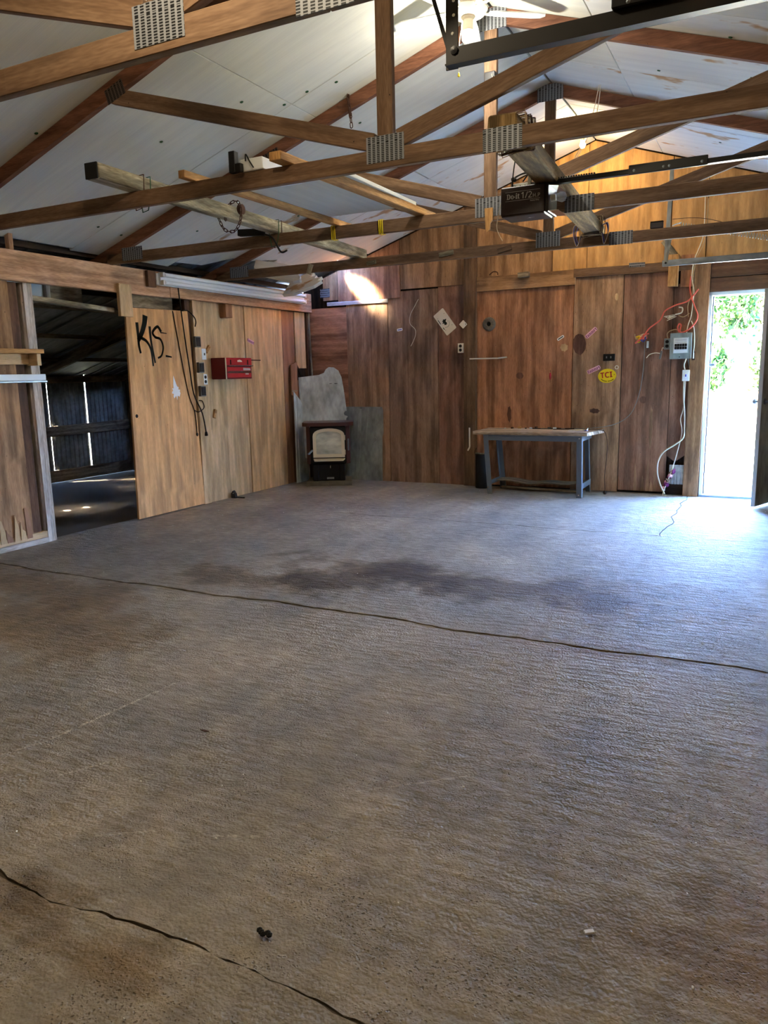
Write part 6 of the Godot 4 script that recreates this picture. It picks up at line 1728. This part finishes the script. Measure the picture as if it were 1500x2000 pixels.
	cable(dn, "cable", [Vector3(0.03, 1.22, 0.04), Vector3(0.025, 0.95, 0.035), Vector3(0.0, 0.82, 0.035), Vector3(0.02, 0.68, 0.035), Vector3(-0.01, 0.50, 0.035), Vector3(-0.06, 0.28, 0.045), Vector3(-0.13, 0.06, 0.06), Vector3(-0.14, 0.0, 0.08)], 0.005, M.cream)
	var bc := thing("bench_cord", "thin brown cord hanging from the bench end to a plug on the floor", "cord", Vector3(3.87, 0.0, 0.25))
	cable(bc, "cord", [Vector3(-0.55, 0.712, 0.02), Vector3(-0.25, 0.714, 0.06), Vector3(-0.05, 0.712, 0.05), Vector3(0.01, 0.68, 0.05), Vector3(0.035, 0.55, 0.05), Vector3(0.03, 0.40, 0.05), Vector3(0.015, 0.22, 0.05), Vector3(0.02, 0.08, 0.03), Vector3(0.01, 0.025, -0.02)], 0.004, M.rust)
	lathe(bc, "plug", [Vector2(0.0, -0.022), Vector2(0.018, -0.020), Vector2(0.021, 0.0), Vector2(0.012, 0.02), Vector2(0.0, 0.022)], M.black, Transform3D(Basis(Vector3.RIGHT, PI / 2), Vector3(0.005, 0.022, -0.04)), 12)

# ---------------------------------------------------------------- small litter on the slab
func debris() -> void:
	var c := thing("white_chip", "white chip lying on the foreground concrete", "chip", Vector3(5.127, 0.004, 6.93), 0.6)
	bxp(c, "chip", Vector3(-0.012, 0.0, -0.006), Vector3(0.012, 0.006, 0.006), M.white, 0.001)
	var b := thing("dirt_clump", "black crumbly clump lying on the foreground concrete", "clump", Vector3(4.409, 0.004, 7.271))
	for k in 5:
		lathe(b, "crumb", [Vector2(0.0, 0.0), Vector2(0.007, 0.002), Vector2(0.008, 0.007), Vector2(0.0, 0.012)], M.blackrough, Transform3D(Basis(Vector3.UP, k * 1.0), Vector3(-0.012 + 0.008 * k, 0.0, 0.004 * (k % 3))), 6)
	var lf := thing("dry_leaf", "small dark dry leaf on the concrete beyond the long scrape", "leaf", Vector3(3.562, 0.004, 6.483))
	poly(lf, "blade", [Vector2(-0.022, 0.0), Vector2(-0.006, 0.007), Vector2(0.02, 0.003), Vector2(0.006, -0.006)], 0.0, 0.002, M.rust, false, Transform3D(Basis(Vector3.RIGHT, -PI / 2), Vector3(0, 0.001, 0)))
	var s := MultiMeshInstance3D.new()
	s.name = "floor_grit"
	var g := Geo.new()
	g.add_box(Vector3(0.008, 0.004, 0.004), 0.001, Vector2.ZERO)
	var mm := MultiMesh.new()
	mm.transform_format = MultiMesh.TRANSFORM_3D
	mm.mesh = g.mesh()
	mm.instance_count = 420
	for k in 420:
		var x := rng.randf_range(0.3, 6.6)
		var zz := rng.randf_range(0.4, 8.2)
		mm.set_instance_transform(k, Transform3D(Basis(Vector3.UP, rng.randf() * TAU).scaled(Vector3.ONE * rng.randf_range(0.35, 1.2)), Vector3(x, 0.005, zz)))
	s.multimesh = mm
	s.material_override = M.foamcore
	add_child(s)
	tag(s, "pale grit and straw bits strewn over the concrete floor", "grit", "", "stuff")
